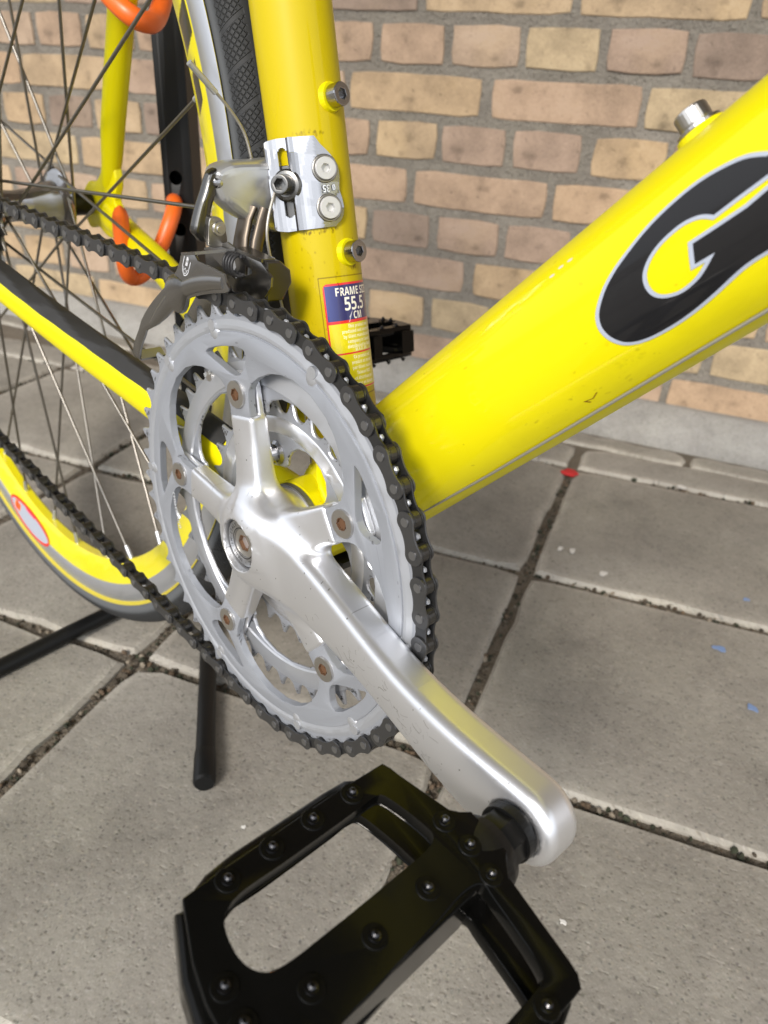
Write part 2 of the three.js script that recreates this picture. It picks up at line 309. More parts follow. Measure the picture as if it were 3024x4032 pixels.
{ // grit, soil and moss packed in the joints
  const g = new THREE.IcosahedronGeometry(1, 0), N = 5200, o = new THREE.InstancedMesh(g, std(1, 1, 1, { roughness: 1 }), N), q = new THREE.Object3D(), c = new THREE.Color();
  for (let k = 0; k < N; k++) {
    const along = rr(-3, 4.5) * PITCH; let a, b;
    if (k % 2) { a = Math.round(rr(-2, 4)) * PITCH + rr(-0.005, 0.005); b = rr(-2.2, 2) * PITCH; } else { b = Math.round(rr(-2, 2.05)) * PITCH + rr(-0.005, 0.005); a = along; }
    const clump = nB(a * 0.9 + 3, b * 0.9 + 5), s = rr(0.0008, 0.0026) * (clump > 0.52 ? 1.35 : 0.8);
    q.position.copy(gridPoint(a, b, -0.0065 + (clump > 0.5 ? rr(0, 0.004) : rr(0, 0.0015)))); q.rotation.set(rr(0, 3), rr(0, 3), rr(0, 3)); q.scale.set(s, s * 0.7, s); q.updateMatrix(); o.setMatrixAt(k, q.matrix);
    const t = rnd(); if (t < 0.4) c.setRGB(0.06, 0.048, 0.034); else if (t < 0.7) c.setRGB(0.03, 0.034, 0.02); else if (t < 0.9) c.setRGB(0.10, 0.07, 0.045); else c.setRGB(0.2, 0.17, 0.13);
    o.setColorAt(k, c.multiplyScalar(rr(0.7, 1.3)));
  }
  o.name = nm('joint_dirt'); o.userData.kind = 'stuff'; o.userData.label = 'dark soil, moss and grit packed into the joints between paving tiles'; o.receiveShadow = true; scene.add(o);
}
{ // small litter and paint flecks on the tiles
  const blob = (name, x, z, r, h, m, label, cat, grp, st = 1) => {
    const pts = []; for (let i = 0; i < 11; i++) { const t = i / 11 * TAU, q = r * rr(0.65, 1.15); pts.push([q * Math.cos(t) * st, q * Math.sin(t)]); }
    const g = extrude(shapeOf(spline(pts, 30)), 0, h, h * 0.3, 0.6, 1); g.rotateX(-Math.PI / 2); const o = mesh(name, g, m); o.position.set(x, 0.0012, z); thing(o, label, cat, grp); return o;
  };
  blob('red_scrap', 0.0075, -0.668, 0.0085, 0.004, std(0.42, 0.012, 0.014, { roughness: 0.6 }), 'small bright red scrap lying in a tile joint below the down tube', 'scrap', null, 1.5);
  blob('leaf_fragment', 0.004, 0.09, 0.0042, 0.0012, std(0.33, 0.16, 0.08, { roughness: 0.8 }), 'small rusty brown leaf fragment seen through the front pedal', 'leaf fragment');
}
{ // old paint flecks stuck to the slabs
  const blue = std(0.16, 0.24, 0.42, { roughness: 0.8 }), white = std(0.62, 0.61, 0.58, { roughness: 0.8 });
  for (const [x, z, r, m, st] of [[0.2197, -0.3625, 0.0042, 1, 1.5], [0.2513, -0.2894, 0.0042, 1, 1.5], [0.2398, -0.4632, 0.0026, 1, 1.3], [0.0954, -0.44, 0.0042, 0, 1.2], [0.0403, -0.4692, 0.003, 0, 1.8], [0.0544, -0.4713, 0.0032, 0, 1.8], [0.1485, -0.7023, 0.0055, 0, 1.2], [0.1484, -0.02, 0.002, 0, 1.2], [-0.071, 0.0092, 0.0016, 0, 1]]) {
    const pts = []; for (let i = 0; i < 9; i++) { const t = i / 9 * TAU, q = r * rr(0.55, 1.2); pts.push([q * Math.cos(t) * st, q * Math.sin(t)]); }
    const g = extrude(shapeOf(spline(pts, 24)), 0, 0.0006, 0, 0.6, 1); g.rotateX(-Math.PI / 2); g.rotateY(rr(0, 3)); const o = mesh('paint_fleck', g, m ? blue : white, pavement, m ? 'pale blue paint fleck' : 'white paint fleck'); o.position.set(x, 0.0009, z);
  }
}
// ------------------------------------------------------------------ the brick wall and its footing
const WZ = -0.8821, CS = 0.06276, Y0 = 0.5332;
{
  const wall = thing(group('brick_wall'), 'weathered wall of beige, buff and brownish bricks with recessed grey mortar behind the bicycle', 'wall'); wall.position.set(0, 0, WZ);
  const bg = new THREE.BoxGeometry(7, 3.2, 0.2, 1, 1, 1); bg.translate(0, 1.6 - 0.02, -0.1 - 0.0028);
  { const p = bg.attributes.position, u = bg.attributes.uv; for (let i = 0; i < p.count; i++) u.setXY(i, p.getX(i) / 0.5, p.getY(i) / 0.5); }
  mesh('mortar', bg, M.mortar, wall);
  // pointing: a slightly uneven bed of mortar in relief
  function brick(L, H, k) {
    const nx = Math.max(3, Math.round(L / 0.03)), ny = 3, d = 0.0045, x = [], grid = [];
    const rows = [], W2 = L / 2, H2 = H / 2, pos = [], uv = [], idx = [];
    const jx = []; for (let j = 0; j <= ny; j++) { jx.push([rr(-0.0012, 0.0012), rr(-0.0012, 0.0012)]); }
    const jy = []; for (let i = 0; i <= nx; i++) jy.push([rr(-0.0009, 0.0009), rr(-0.0009, 0.0009)]);
    const P = (s, t, inset, z) => { // s,t in 0..1
      const i = s * nx, j = t * ny, e = (s === 0 || s === 1) && (t === 0 || t === 1) ? 0.0016 : 0;
      const xx = lerp(-W2, W2, s) + (s === 0 ? jx[j][0] : s === 1 ? jx[j][1] : 0) + (s === 0 ? inset + e : s === 1 ? -inset - e : 0);
      const yy = lerp(-H2, H2, t) + (t === 0 ? jy[i][0] : t === 1 ? jy[i][1] : 0) + (t === 0 ? inset + e : t === 1 ? -inset - e : 0);
      pos.push(xx, yy, z); uv.push((xx + k * 0.131) / 0.36, (yy + k * 0.077) / 0.36 + z * 3); return pos.length / 3 - 1;
    };
    const F = []; for (let j = 0; j <= ny; j++) { F.push([]); for (let i = 0; i <= nx; i++) F[j].push(P(i / nx, j / ny, 0.0016, rr(-0.0003, 0.0004))); }
    for (let j = 0; j < ny; j++) for (let i = 0; i < nx; i++) idx.push(F[j][i], F[j][i + 1], F[j + 1][i + 1], F[j][i], F[j + 1][i + 1], F[j + 1][i]);
    const loop = []; for (let i = 0; i < nx; i++) loop.push([i, 0]); for (let j = 0; j < ny; j++) loop.push([nx, j]); for (let i = nx; i > 0; i--) loop.push([i, ny]); for (let j = ny; j > 0; j--) loop.push([0, j]);
    const mid = loop.map(([i, j]) => P(i / nx, j / ny, 0.0003, -0.0012)), back = loop.map(([i, j]) => P(i / nx, j / ny, 0, -0.012));
    loop.forEach(([i, j], q) => { const [i2, j2] = loop[(q + 1) % loop.length], q2 = (q + 1) % loop.length; const a = F[j][i], b = F[j2][i2]; idx.push(a, mid[q2], b, a, mid[q], mid[q2], mid[q], back[q2], mid[q2], mid[q], back[q], back[q2]); });
    const g = new THREE.BufferGeometry(); g.setAttribute('position', new THREE.Float32BufferAttribute(pos, 3)); g.setAttribute('uv', new THREE.Float32BufferAttribute(uv, 2)); g.setIndex(idx);
    return toCreasedNormals(g, 0.32);
  }
  const heads = [], strs = []; for (let k = 0; k < 9; k++) { heads.push(brick(0.0970, 0.0505, k * 3 + 1)); strs.push(brick(0.2050, 0.0505, k * 3 + 2)); }
  const rest = M.bricks.map(() => []);
  for (let row = -33; row <= 8; row++) {
    const hd = Math.abs(row) % 2 === 1, yc = Y0 - row * CS + CS / 2 - 0.0003, ph = ((row % 4) + 4) % 4;
    const pitch = hd ? 0.1085 : 0.2165, x0 = hd ? -0.405 : ph === 0 ? -0.340 : -0.449;
    for (let k = hd ? -25 : -13; k < (hd ? 30 : 15); k++) {
      const xc = x0 + (k + 0.5) * pitch + rr(-0.003, 0.003), g = (hd ? heads : strs)[Math.floor(rnd() * 9)];
      let t = Math.floor(rnd() * 9.99); if (t === 7 && rnd() < 0.4) t = 0; if (row === 0 && k === -1) t = 7; if (row === 1 && k === 4) t = 7; if (row === 1 && k === 3) t = 5; if (row === 2 && k === 1) t = 3; if (row === 3 && k === 1) t = 5;
      const y = yc + rr(-0.0012, 0.0012), z = rr(-0.0012, 0.0012), flip = rnd() < 0.5, rot = rr(-0.008, 0.008) + (flip ? Math.PI : 0);
      if (xc > -1.5 && xc < 0.5 && row >= -1) { const o = mesh('brick', g, M.bricks[t], wall); o.position.set(xc, y, z); o.rotation.z = rot; }
      else { const q = new THREE.Object3D(); q.position.set(xc, y, z); q.rotation.z = rot; q.updateMatrix(); rest[t].push(g.clone().applyMatrix4(q.matrix)); }
    }
  }
  rest.forEach((l, t) => { if (l.length) mesh('outlying_bricks', mergeGeometries(l), M.bricks[t], wall).userData.kind = 'stuff'; });
}
{ // sloping concrete strip at the foot of the wall
  const pts = [[0, 0.049], [0.012, 0.048], [0.03, 0.030], [0.042, 0.008], [0.046, -0.03], [-0.02, -0.03], [-0.02, 0.049]];
  const n = 80, pos = [], uv = [], idx = [], m = pts.length;
  for (let i = 0; i <= n; i++) for (let j = 0; j < m; j++) { const x = -3.4 + 6.8 * i / n, w = j > 0 && j < 4 ? 0.004 * (nB(i * 0.037, j * 0.2) - 0.5) : 0; pos.push(x, pts[j][1] + w * 2, pts[j][0] + w * 2); uv.push(x / 0.5, j * 0.07); }
  for (let i = 0; i < n; i++) for (let j = 0; j < m; j++) { const a = i * m + j, b = i * m + (j + 1) % m; idx.push(a, b, a + m, b, b + m, a + m); }
  const g = new THREE.BufferGeometry(); g.setAttribute('position', new THREE.Float32BufferAttribute(pos, 3)); g.setAttribute('uv', new THREE.Float32BufferAttribute(uv, 2)); g.setIndex(idx);
  struct(mesh('kerb', toCreasedNormals(g, 0.9), M.kerb)).position.z = WZ + 0.001;
  // narrow row of edging slabs in front of it
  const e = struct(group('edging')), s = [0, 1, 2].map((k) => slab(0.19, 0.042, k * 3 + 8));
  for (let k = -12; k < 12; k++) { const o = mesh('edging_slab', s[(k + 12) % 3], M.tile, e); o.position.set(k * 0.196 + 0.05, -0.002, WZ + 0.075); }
}

{ // the deep soffit over the arcade: daylight only comes in from the open side
  const g = new THREE.BoxGeometry(7, 0.25, 3.0); g.translate(0, 2.95, WZ + 1.5); const u = g.attributes.uv; for (let i = 0; i < u.count; i++) u.setXY(i, u.getX(i) * 10, u.getY(i) * 5);
  struct(mesh('ceiling', g, M.kerb));
}

// ------------------------------------------------------------------ the bicycle (frame coordinates: x forward, y up, z to the drive side, bottom bracket at 0)
const bicycle = thing(group('bicycle'), 'bright yellow road bicycle with silver triple crankset and black platform pedals', 'bicycle');
bicycle.quaternion.setFromRotationMatrix(new THREE.Matrix4().makeBasis(V3(0.926, -0.0364, 0.3757), V3(0.0433, 0.999, -0.0101), V3(-0.3749, 0.0256, 0.9267)));
const OFF = V3(-0.01, 0.2734, 0.007);
const part = (name, g, m, label) => { const o = mesh(name, g, m, bicycle, label); o.position.copy(OFF); return o; };
const partGroup = (name) => { const o = group(name, bicycle); o.position.copy(OFF); return o; };
const PHI = -3.81 * D2R, HUB = V3(-0.3956, 0.076, 0);
// --- tubes
const SA = (180 - 73.89) * D2R, ST = { o: V3(0.0023, 0, 0), u: V3(Math.cos(SA), Math.sin(SA), 0), q: V3(Math.sin(SA), -Math.cos(SA), 0), r: 0.0175 };
const DA = 46.47 * D2R, DT = { o: V3(-0.001, 0.001, 0), u: V3(Math.cos(DA), Math.sin(DA), 0), q: V3(-Math.sin(DA), Math.cos(DA), 0), r: 0.0283 };
const onTube = (T, h, azDeg, r) => T.o.clone().addScaledVector(T.u, h).addScaledVector(T.q, Math.cos(azDeg * D2R) * r).addScaledVector(V3(0, 0, 1), Math.sin(azDeg * D2R) * r);
const outOf = (T, azDeg) => T.q.clone().multiplyScalar(Math.cos(azDeg * D2R)).add(V3(0, 0, Math.sin(azDeg * D2R)));
function tube(T, h0, h1, n, rf) { // uv: u around from the reference side, v along
  const pos = [], nor = [], uv = [], idx = [], seg = 72;
  for (let i = 0; i <= n; i++) for (let k = 0; k <= seg; k++) {
    const h = lerp(h0, h1, i / n), a = k / seg * 360 - 180, p = onTube(T, h, a, rf(h, a)), N = outOf(T, a); pos.push(p.x, p.y, p.z); nor.push(N.x, N.y, N.z); uv.push(k / seg, i / n);
  }
  for (let i = 0; i < n; i++) for (let k = 0; k < seg; k++) { const q = i * (seg + 1) + k; idx.push(q, q + 1, q + seg + 1, q + 1, q + seg + 2, q + seg + 1); }
  const g = new THREE.BufferGeometry(); g.setAttribute('position', new THREE.Float32BufferAttribute(pos, 3)); g.setAttribute('normal', new THREE.Float32BufferAttribute(nor, 3)); g.setAttribute('uv', new THREE.Float32BufferAttribute(uv, 2)); g.setIndex(idx); return wind(g);
}
function patch(T, h0, h1, a0, a1, r, nh = 24, na = 40) { // curved sheet on a tube, u along, v around
  const pos = [], nor = [], uv = [], idx = [];
  for (let i = 0; i <= nh; i++) for (let k = 0; k <= na; k++) { const h = lerp(h0, h1, i / nh), a = lerp(a0, a1, k / na), p = onTube(T, h, a, r), N = outOf(T, a); pos.push(p.x, p.y, p.z); nor.push(N.x, N.y, N.z); uv.push(i / nh, k / na); }
  for (let i = 0; i < nh; i++) for (let k = 0; k < na; k++) { const q = i * (na + 1) + k; idx.push(q, q + na + 1, q + 1, q + 1, q + na + 1, q + na + 2); }
  const g = new THREE.BufferGeometry(); g.setAttribute('position', new THREE.Float32BufferAttribute(pos, 3)); g.setAttribute('normal', new THREE.Float32BufferAttribute(nor, 3)); g.setAttribute('uv', new THREE.Float32BufferAttribute(uv, 2)); g.setIndex(idx); return wind(g);
}
const rgb8 = (c) => `rgb(${c.map((x) => Math.round(255 * (x <= 0.0031308 ? 12.92 * x : 1.055 * Math.pow(x, 1 / 2.4) - 0.055))).join(',')})`;
const Y8 = rgb8(YEL);
function grime(ctx, x, y, rx, ry, n, a, col = '60,40,5') { for (let i = 0; i < n; i++) { const t = rnd() * TAU, q = Math.sqrt(rnd()), X = x + rx * q * Math.cos(t), Y = y + ry * q * Math.sin(t), r = rr(0.4, 2.6); ctx.fillStyle = `rgba(${col},${a * rr(0.3, 1)})`; ctx.beginPath(); ctx.ellipse(X, Y, r * rr(0.6, 2.2), r, rnd() * 3, 0, TAU); ctx.fill(); } }
// down tube paint: canvas x = around (-180..180), y flipped = along 0..0.62
const dtTex = canvasTex(1024, 2048, (c, w, h) => {
  c.fillStyle = Y8; c.fillRect(0, 0, w, h);
  const X = (az) => (az + 180) / 360 * w, Yh = (s) => h - s / 0.62 * h;
  for (let i = 0; i < 60; i++) { c.fillStyle = 'rgba(150,100,0,0.012)'; c.beginPath(); c.ellipse(X(rr(125, 150)), Yh(rr(0.13, 0.26)), rr(8, 26), rr(10, 60), 0, 0, TAU); c.fill(); }
  grime(c, X(132), Yh(0.188), 14, 18, 50, 0.06); grime(c, X(140), Yh(0.17), 40, 120, 30, 0.12); grime(c, X(160), Yh(0.05), 70, 90, 120, 0.12); grime(c, X(60), Yh(0.03), 180, 50, 160, 0.12); grime(c, X(15), Yh(0.222), 22, 9, 60, 0.5); grime(c, X(90), Yh(0.15), 160, 260, 30, 0.15);
  c.strokeStyle = 'rgba(90,50,0,0.85)'; c.lineWidth = 2; c.beginPath(); c.moveTo(X(140), Yh(0.17)); c.lineTo(X(143), Yh(0.167)); c.lineTo(X(141.5), Yh(0.164)); c.lineTo(X(145), Yh(0.165)); c.stroke();
  c.fillStyle = 'rgb(205,200,190)'; for (const [a, s] of [[51, 0.186], [52, 0.178], [50.5, 0.182]]) { c.beginPath(); c.ellipse(X(a), Yh(s), 3, 4.5, 0.5, 0, TAU); c.fill(); }
});
const dt = part('down_tube', tube(DT, 0, 0.62, 40, (h) => DT.r - 0.0012 * smooth(0.05, 0, h)), paint({ color: 0xffffff, map: dtTex }));
dt.material.color.setRGB(1, 1, 1);
const stTex = canvasTex(512, 2048, (c, w, h) => {
  c.fillStyle = Y8; c.fillRect(0, 0, w, h); const X = (az) => (az + 180) / 360 * w, Yh = (s) => h - s / 0.56 * h;
  grime(c, X(36), Yh(0.1318), 40, 6, 50, 0.4, '50,30,0'); grime(c, X(40), Yh(0.1703), 40, 4, 22, 0.22); grime(c, X(-8), Yh(0.18), 14, 8, 30, 0.4); grime(c, X(-8), Yh(0.116), 14, 6, 30, 0.35); grime(c, X(70), Yh(0.08), 60, 60, 60, 0.14); grime(c, X(30), Yh(0.12), 90, 40, 40, 0.2);
  c.strokeStyle = 'rgba(70,50,0,0.7)'; c.lineWidth = 1.1; c.strokeRect(X(-62), Yh(0.1118), X(49) - X(-62), Yh(0.058) - Yh(0.1118));
});
const st = part('seat_tube', tube(ST, 0, 0.56, 40, () => ST.r), paint({ color: 0xffffff, map: stTex }));
// --- print on the tubes
{
  const r = DT.r + 0.00025, H0 = 0.178, H1 = 0.300, A0 = 52, A1 = 136, cw = 1464, ch = 740;
  const out = [[.2501, 78.94], [.2479, 75.58], [.2447, 72.07], [.2396, 69.14], [.2335, 66.78], [.2268, 66.61], [.2194, 67.92], [.2126, 70.67], [.206, 74.91], [.1997, 79.44], [.1945, 85.06], [.1904, 91.72], [.1884, 95.96], [.1871, 101.37], [.1868, 106.67], [.1874, 112.62], [.1887, 117.65], [.1904, 121.6], [.1937, 125.39], [.1987, 127.93], [.206, 129.02], [.2136, 128.28], [.2215, 125.88], [.2285, 122.97], [.2327, 121.83], [.2374, 122.2], [.246, 123.5]];
  const inn = [[.2473, 90.64], [.2396, 90.66], [.2316, 90.99], [.2294, 86.81], [.2269, 84.78], [.2238, 83.56], [.2198, 83.94], [.2158, 85.21], [.212, 88.28], [.2093, 92.35], [.2081, 96.37], [.2077, 100.96], [.2081, 105.24], [.2095, 108.45], [.2117, 110.73], [.2144, 112.06], [.2182, 111.43], [.2212, 109.83], [.224, 106.87], [.2197, 106.16], [.2213, 99.86], [.2231, 92.72], [.2324, 93.61], [.2401, 94.1], [.2467, 92.83]];
  const X = (p) => (p[0] - H0) / (H1 - H0) * cw, Y = (p) => (p[1] - A0) / (A1 - A0) * ch;
  const tex = canvasTex(cw, ch, (c) => {
    const trace = () => {
      c.beginPath(); c.moveTo(X(out[0]), Y(out[0]));
      for (let i = 1; i < out.length - 1; i++) { const a = out[i], b = out[i + 1]; c.quadraticCurveTo(X(a), Y(a), (X(a) + X(b)) / 2, (Y(a) + Y(b)) / 2); }
      c.lineTo(X([.246, 123.5]), Y([.246, 123.5])); c.lineTo(X([.262, 124]), Y([.262, 124])); c.quadraticCurveTo(X([.276, 124]), Y([.276, 118]), X([.282, 110]), Y([.282, 110])); c.lineTo(X([.286, 93]), Y([.286, 93])); c.lineTo(X([.2467, 92.83]), Y([.2467, 92.83]));
      const L = [...inn].reverse(); // bar edge first, then the counter, then the upper limb
      for (const p of L.slice(0, 7)) c.lineTo(X(p), Y(p));
      for (let i = 7; i < 22; i++) { const a = L[i], b = L[i + 1]; c.quadraticCurveTo(X(a), Y(a), (X(a) + X(b)) / 2, (Y(a) + Y(b)) / 2); }
      c.lineTo(X([.2316, 90.99]), Y([.2316, 90.99])); c.lineTo(X([.2396, 90.66]), Y([.2396, 90.66])); c.lineTo(X([.2473, 90.64]), Y([.2473, 90.64])); c.lineTo(X([.264, 90.4]), Y([.264, 90.4])); c.quadraticCurveTo(X([.270, 86]), Y([.270, 86]), X([.262, 83.5]), Y([.262, 83.5])); c.closePath();
    };
    trace(); c.fillStyle = 'rgb(24,24,26)'; c.fill(); c.save(); c.clip(); trace(); c.strokeStyle = 'rgb(168,176,190)'; c.lineWidth = 2 * 17; c.lineJoin = 'miter'; c.stroke(); c.restore();
  });
  const m = phys(1, 1, 1, { map: tex, alphaTest: 0.5, roughness: 0.5, specularIntensity: 0.4, clearcoat: 0.6, clearcoatRoughness: 0.06 });
  const lg = patch(DT, H0, H1, A0, A1, r, 40, 40); { const u = lg.attributes.uv; for (let i = 0; i < u.count; i++) u.setY(i, 1 - u.getY(i)); }
  mesh('letter_decal', lg, m, dt, 'black letter G with a silver outline').position.set(0, 0, 0);
}
{
  const H0 = 0.0608, H1 = 0.1092, A0 = 45, A1 = -60;
  const tex = canvasTex(840, 1024, (c, w, h) => { // drawn upright, w across, h along the tube
    const R = 55; c.fillStyle = Y8; c.beginPath(); c.roundRect(4, 4, w - 8, h + 80, R); c.fill();
    c.save(); c.beginPath(); c.roundRect(4, 4, w - 8, h + 80, R); c.clip();
    const split = 366; c.fillStyle = 'rgb(38,38,98)'; c.fillRect(0, 0, w, split); const gr = c.createLinearGradient(0, 0, w * 0.3, 0); gr.addColorStop(0, 'rgb(52,66,140)'); gr.addColorStop(1, 'rgb(38,38,98)'); c.fillStyle = gr; c.fillRect(0, 0, w * 0.3, split);
    c.strokeStyle = 'rgb(222,38,40)'; c.lineWidth = 28; c.strokeRect(10, 10, w - 20, h + 100); c.beginPath(); c.moveTo(0, split); c.lineTo(w, split); c.stroke(); c.lineWidth = 16; c.beginPath(); c.moveTo(0, 666); c.lineTo(w, 666); c.moveTo(0, 1010); c.lineTo(w, 1010); c.stroke(); c.restore();
    c.fillStyle = 'rgb(244,242,228)'; c.textAlign = 'center'; const cx = w * 0.52;
    c.font = 'bold 104px sans-serif'; c.fillText('FRAME SIZE', cx - 6, 122); c.font = 'bold 172px sans-serif'; c.fillText('55.5', cx - 30, 262); c.font = 'bold 96px sans-serif'; c.fillText('CM', cx - 10, 346);
    c.fillStyle = 'rgb(250,246,214)'; c.font = 'bold 44px sans-serif';
    ['This product was', 'produced and assembled', 'by Giant manufacturing', 'company in Taiwan', 'distributed by Giant'].forEach((t, i) => c.fillText(t, cx, 426 + i * 48)); c.fillText('M.A.D. Int.', cx, 652);
    ['Ce produit est', 'produit et monte', 'par Giant manuf.', 'Taiwan ROC', 'et distribue par', 'Giant en Europe'].forEach((t, i) => c.fillText(t, cx, 722 + i * 52));
    c.strokeStyle = 'rgba(20,15,40,0.8)'; c.lineWidth = 6; c.beginPath(); c.moveTo(190, 0); c.lineTo(215, 60); c.lineTo(205, 120); c.lineTo(240, 190); c.stroke();
    c.strokeStyle = 'rgba(235,235,240,0.8)'; c.lineWidth = 9; c.beginPath(); c.moveTo(295, 330); c.lineTo(330, 290); c.lineTo(285, 372); c.stroke();
  });
  const g = patch(ST, H0, H1, A0, A1, ST.r + 0.0002, 20, 40); const u = g.attributes.uv; for (let i = 0; i < u.count; i++) { const a = u.getX(i), b = u.getY(i); u.setXY(i, b, a); }
  mesh('size_sticker', g, phys(1, 1, 1, { map: tex, alphaTest: 0.5, roughness: 0.4, clearcoat: 0.8, clearcoatRoughness: 0.1 }), st, 'blue, red and yellow frame size sticker');
}
// --- bottle bosses
function boss(T, h, az, parent, r = 0.0047, ht = 0.0056) {
  const n = outOf(T, az), b = onTube(T, h, az, T.r - 0.001);
  mesh('bottle_boss', frame(lathe([[0.0001, 0], [0.0064, 0], [0.0056, 0.0022], [0.0001, 0.0022]], 28), b, n, T.u), M.yellow, parent);
  mesh('bottle_bolt', merge([frame(hexBolt(r, ht, 0.0022, 0.0028, 0.0005), b.clone().addScaledVector(n, 0.0024), n, T.u)]), M.chrome, parent);
}
boss(ST, 0.184, -4, st); boss(ST, 0.1216, -4, st);
{
  const n = outOf(DT, 6), b = onTube(DT, 0.2300, 6, DT.r - 0.0012);
  mesh('bottle_boss', frame(lathe([[0.0001, 0], [0.0078, 0], [0.0072, 0.0020], [0.0001, 0.0020]], 28), b, n, DT.u), M.yellow, dt);
  mesh('bottle_bolt', frame(merge([disc(0.0066, 0, 0.0011, 0.0003), (() => { const q = hexBolt(0.0050, 0.0054, 0.0024, 0.003, 0.0009); q.translate(0, 0, 0.0011); return q; })()]), b.clone().addScaledVector(n, 0.0022), n, DT.u), M.steel, dt);
}
// --- bottom bracket shell, stays, dropouts
const bbs = part('bottom_bracket_shell', (() => { const g = lathe([[0.0165, -0.034], [0.0213, -0.034], [0.0213, 0.034], [0.0165, 0.034]], 64); return g; })(), M.yellow);
mesh('bearing_cup', lathe([[0.0105, 0.0335], [0.0168, 0.0335], [0.0205, 0.0345], [0.0205, 0.0372], [0.0178, 0.0372], [0.0172, 0.0345], [0.0105, 0.0345]], 64), std(0.22, 0.22, 0.21, { metalness: 0.8, roughness: 0.5 }), bbs);
mesh('axle', lathe([[0.0001, -0.055], [0.0085, -0.055], [0.0085, 0.05], [0.0001, 0.05]], 32), M.dark, bbs);
mesh('cable_guide', extrude(shapeOf([[-0.016, -0.0215], [-0.008, -0.0235], [0.008, -0.0235], [0.016, -0.0215], [0.012, -0.029], [-0.012, -0.029]]), -0.014, 0.016, 0.001), M.black, bbs);
const stay = (name, pts, rad, m = M.yellow) => part(name, sweep(spline(pts, 40, false), spline(rad.map((r) => [r[0], r[1], 0]), 40, false).map((q) => [q[0], q[1]]), 32), m);
for (const s of [1, -1]) {
  const cs = stay('chain_stay', [[-0.012, 0.002, 0.026 * s], [-0.06, 0.009, 0.031 * s], [-0.13, 0.0205, 0.0365 * s], [-0.205, 0.0335, 0.0455 * s], [-0.275, 0.05, 0.0565 * s], [-0.33, 0.0605, 0.062 * s], [-0.372, 0.0705, 0.0645 * s]], [[0.0155, 0.0105], [0.0145, 0.009], [0.0132, 0.009], [0.0122, 0.0095], [0.0112, 0.0098], [0.0108, 0.0095], [0.0112, 0.0075]]);
  const ss = stay('seat_stay', [[-0.3705, 0.094, 0.0645 * s], [-0.361, 0.108, 0.064 * s], [-0.347, 0.136, 0.0605 * s], [-0.312, 0.207, 0.0545 * s], [-0.235, 0.36, 0.04 * s], [-0.158, 0.513, 0.02 * s]], [[0.0068, 0.0048], [0.0082, 0.0072], [0.0088, 0.0088], [0.009, 0.009], [0.009, 0.009], [0.009, 0.009]]);
  const drop = spline([[-0.369, 0.114], [-0.354, 0.110], [-0.351, 0.096], [-0.356, 0.084], [-0.347, 0.074], [-0.350, 0.059], [-0.372, 0.054], [-0.388, 0.059], [-0.402, 0.056], [-0.410, 0.068], [-0.409, 0.082], [-0.398, 0.092], [-0.386, 0.094], [-0.377, 0.101]], 70);
  part('dropout', extrude(shapeOf(drop), s > 0 ? 0.0615 : -0.0685, s > 0 ? 0.0685 : -0.0615, 0.0018, 0.6, 3), M.yellow);
  if (s > 0) { // black guard over the chain stay
    const P = spline([[-0.06, 0.009, 0.031], [-0.13, 0.0205, 0.0365], [-0.205, 0.0335, 0.0455], [-0.275, 0.05, 0.0565], [-0.335, 0.0615, 0.0622]], 40, false), Rr = spline([[0.0145, 0.009, 0], [0.0132, 0.009, 0], [0.0122, 0.0095, 0], [0.0112, 0.0098, 0], [0.0108, 0.0095, 0]], 40, false);
    const rows = P.map((p, i) => {
      const t = V3(...P[Math.min(40, i + 1)]).sub(V3(...P[Math.max(0, i - 1)])).normalize(), b = V3(0, 0, 1).addScaledVector(t, -t.z).normalize(), a = new THREE.Vector3().crossVectors(b, t); if (a.y < 0) a.negate();
      const row = []; for (let k = 0; k <= 20; k++) { const th = lerp(-1.7, 0.93 + 0.012 * Math.sin(i * 1.7) + 0.01 * Math.sin(i * 0.6), k / 20), n = a.clone().multiplyScalar(Math.cos(th)).addScaledVector(b, Math.sin(th)); row.push({ p: V3(...p).addScaledVector(a, Math.cos(th) * (Rr[i][0] + 0.0012)).addScaledVector(b, Math.sin(th) * (Rr[i][1] + 0.0012)), n }); } return row;
    });
    mesh('stay_guard', shell(rows, 0.001), M.protector, cs, 'black rubber guard on top of the chain stay');
    mesh('shift_cable', sweep(spline([[-0.02, -0.024, 0.012], [-0.09, -0.003, 0.030], [-0.2, 0.0215, 0.046], [-0.34, 0.052, 0.064]], 30, false), 0.0011, 8), M.cable, cs);
  }
}
{ // rippled weld beads where the tubes meet the bottom bracket shell
  const bead = (T, r, h, parent) => { const P = []; for (let k = 0; k <= 90; k++) { const a = k * 4, z = Math.sin(a * D2R) * r, hh = h + Math.sqrt(Math.max(0, 0.0213 ** 2 - (Math.cos(a * D2R) * r * 0.45) ** 2)) - 0.0213; const p = onTube(T, hh, a, r); P.push([p.x, p.y, p.z]); } mesh('weld_bead', sweep(P, P.map((_, i) => [0.0019 + 0.0003 * (i % 2), 0.0019 + 0.0003 * (i % 2)]), 10, V3(0.2, 0.1, 0.97), false), M.yellow, parent); };
  bead(DT, DT.r, 0.0228, dt); bead(ST, ST.r, 0.0228, st);
}
{ // cables under the down tube and up the seat tube
  const pts = []; for (let i = 0; i <= 12; i++) { const h = lerp(0.03, 0.5, i / 12), p = onTube(DT, h, 155, DT.r + lerp(-0.0015, 0.0008, clamp((h - 0.03) / 0.06, 0, 1))); pts.push([p.x, p.y, p.z]); }
  mesh('shift_cable', sweep(pts, 0.0006, 8), M.cable, dt);
}
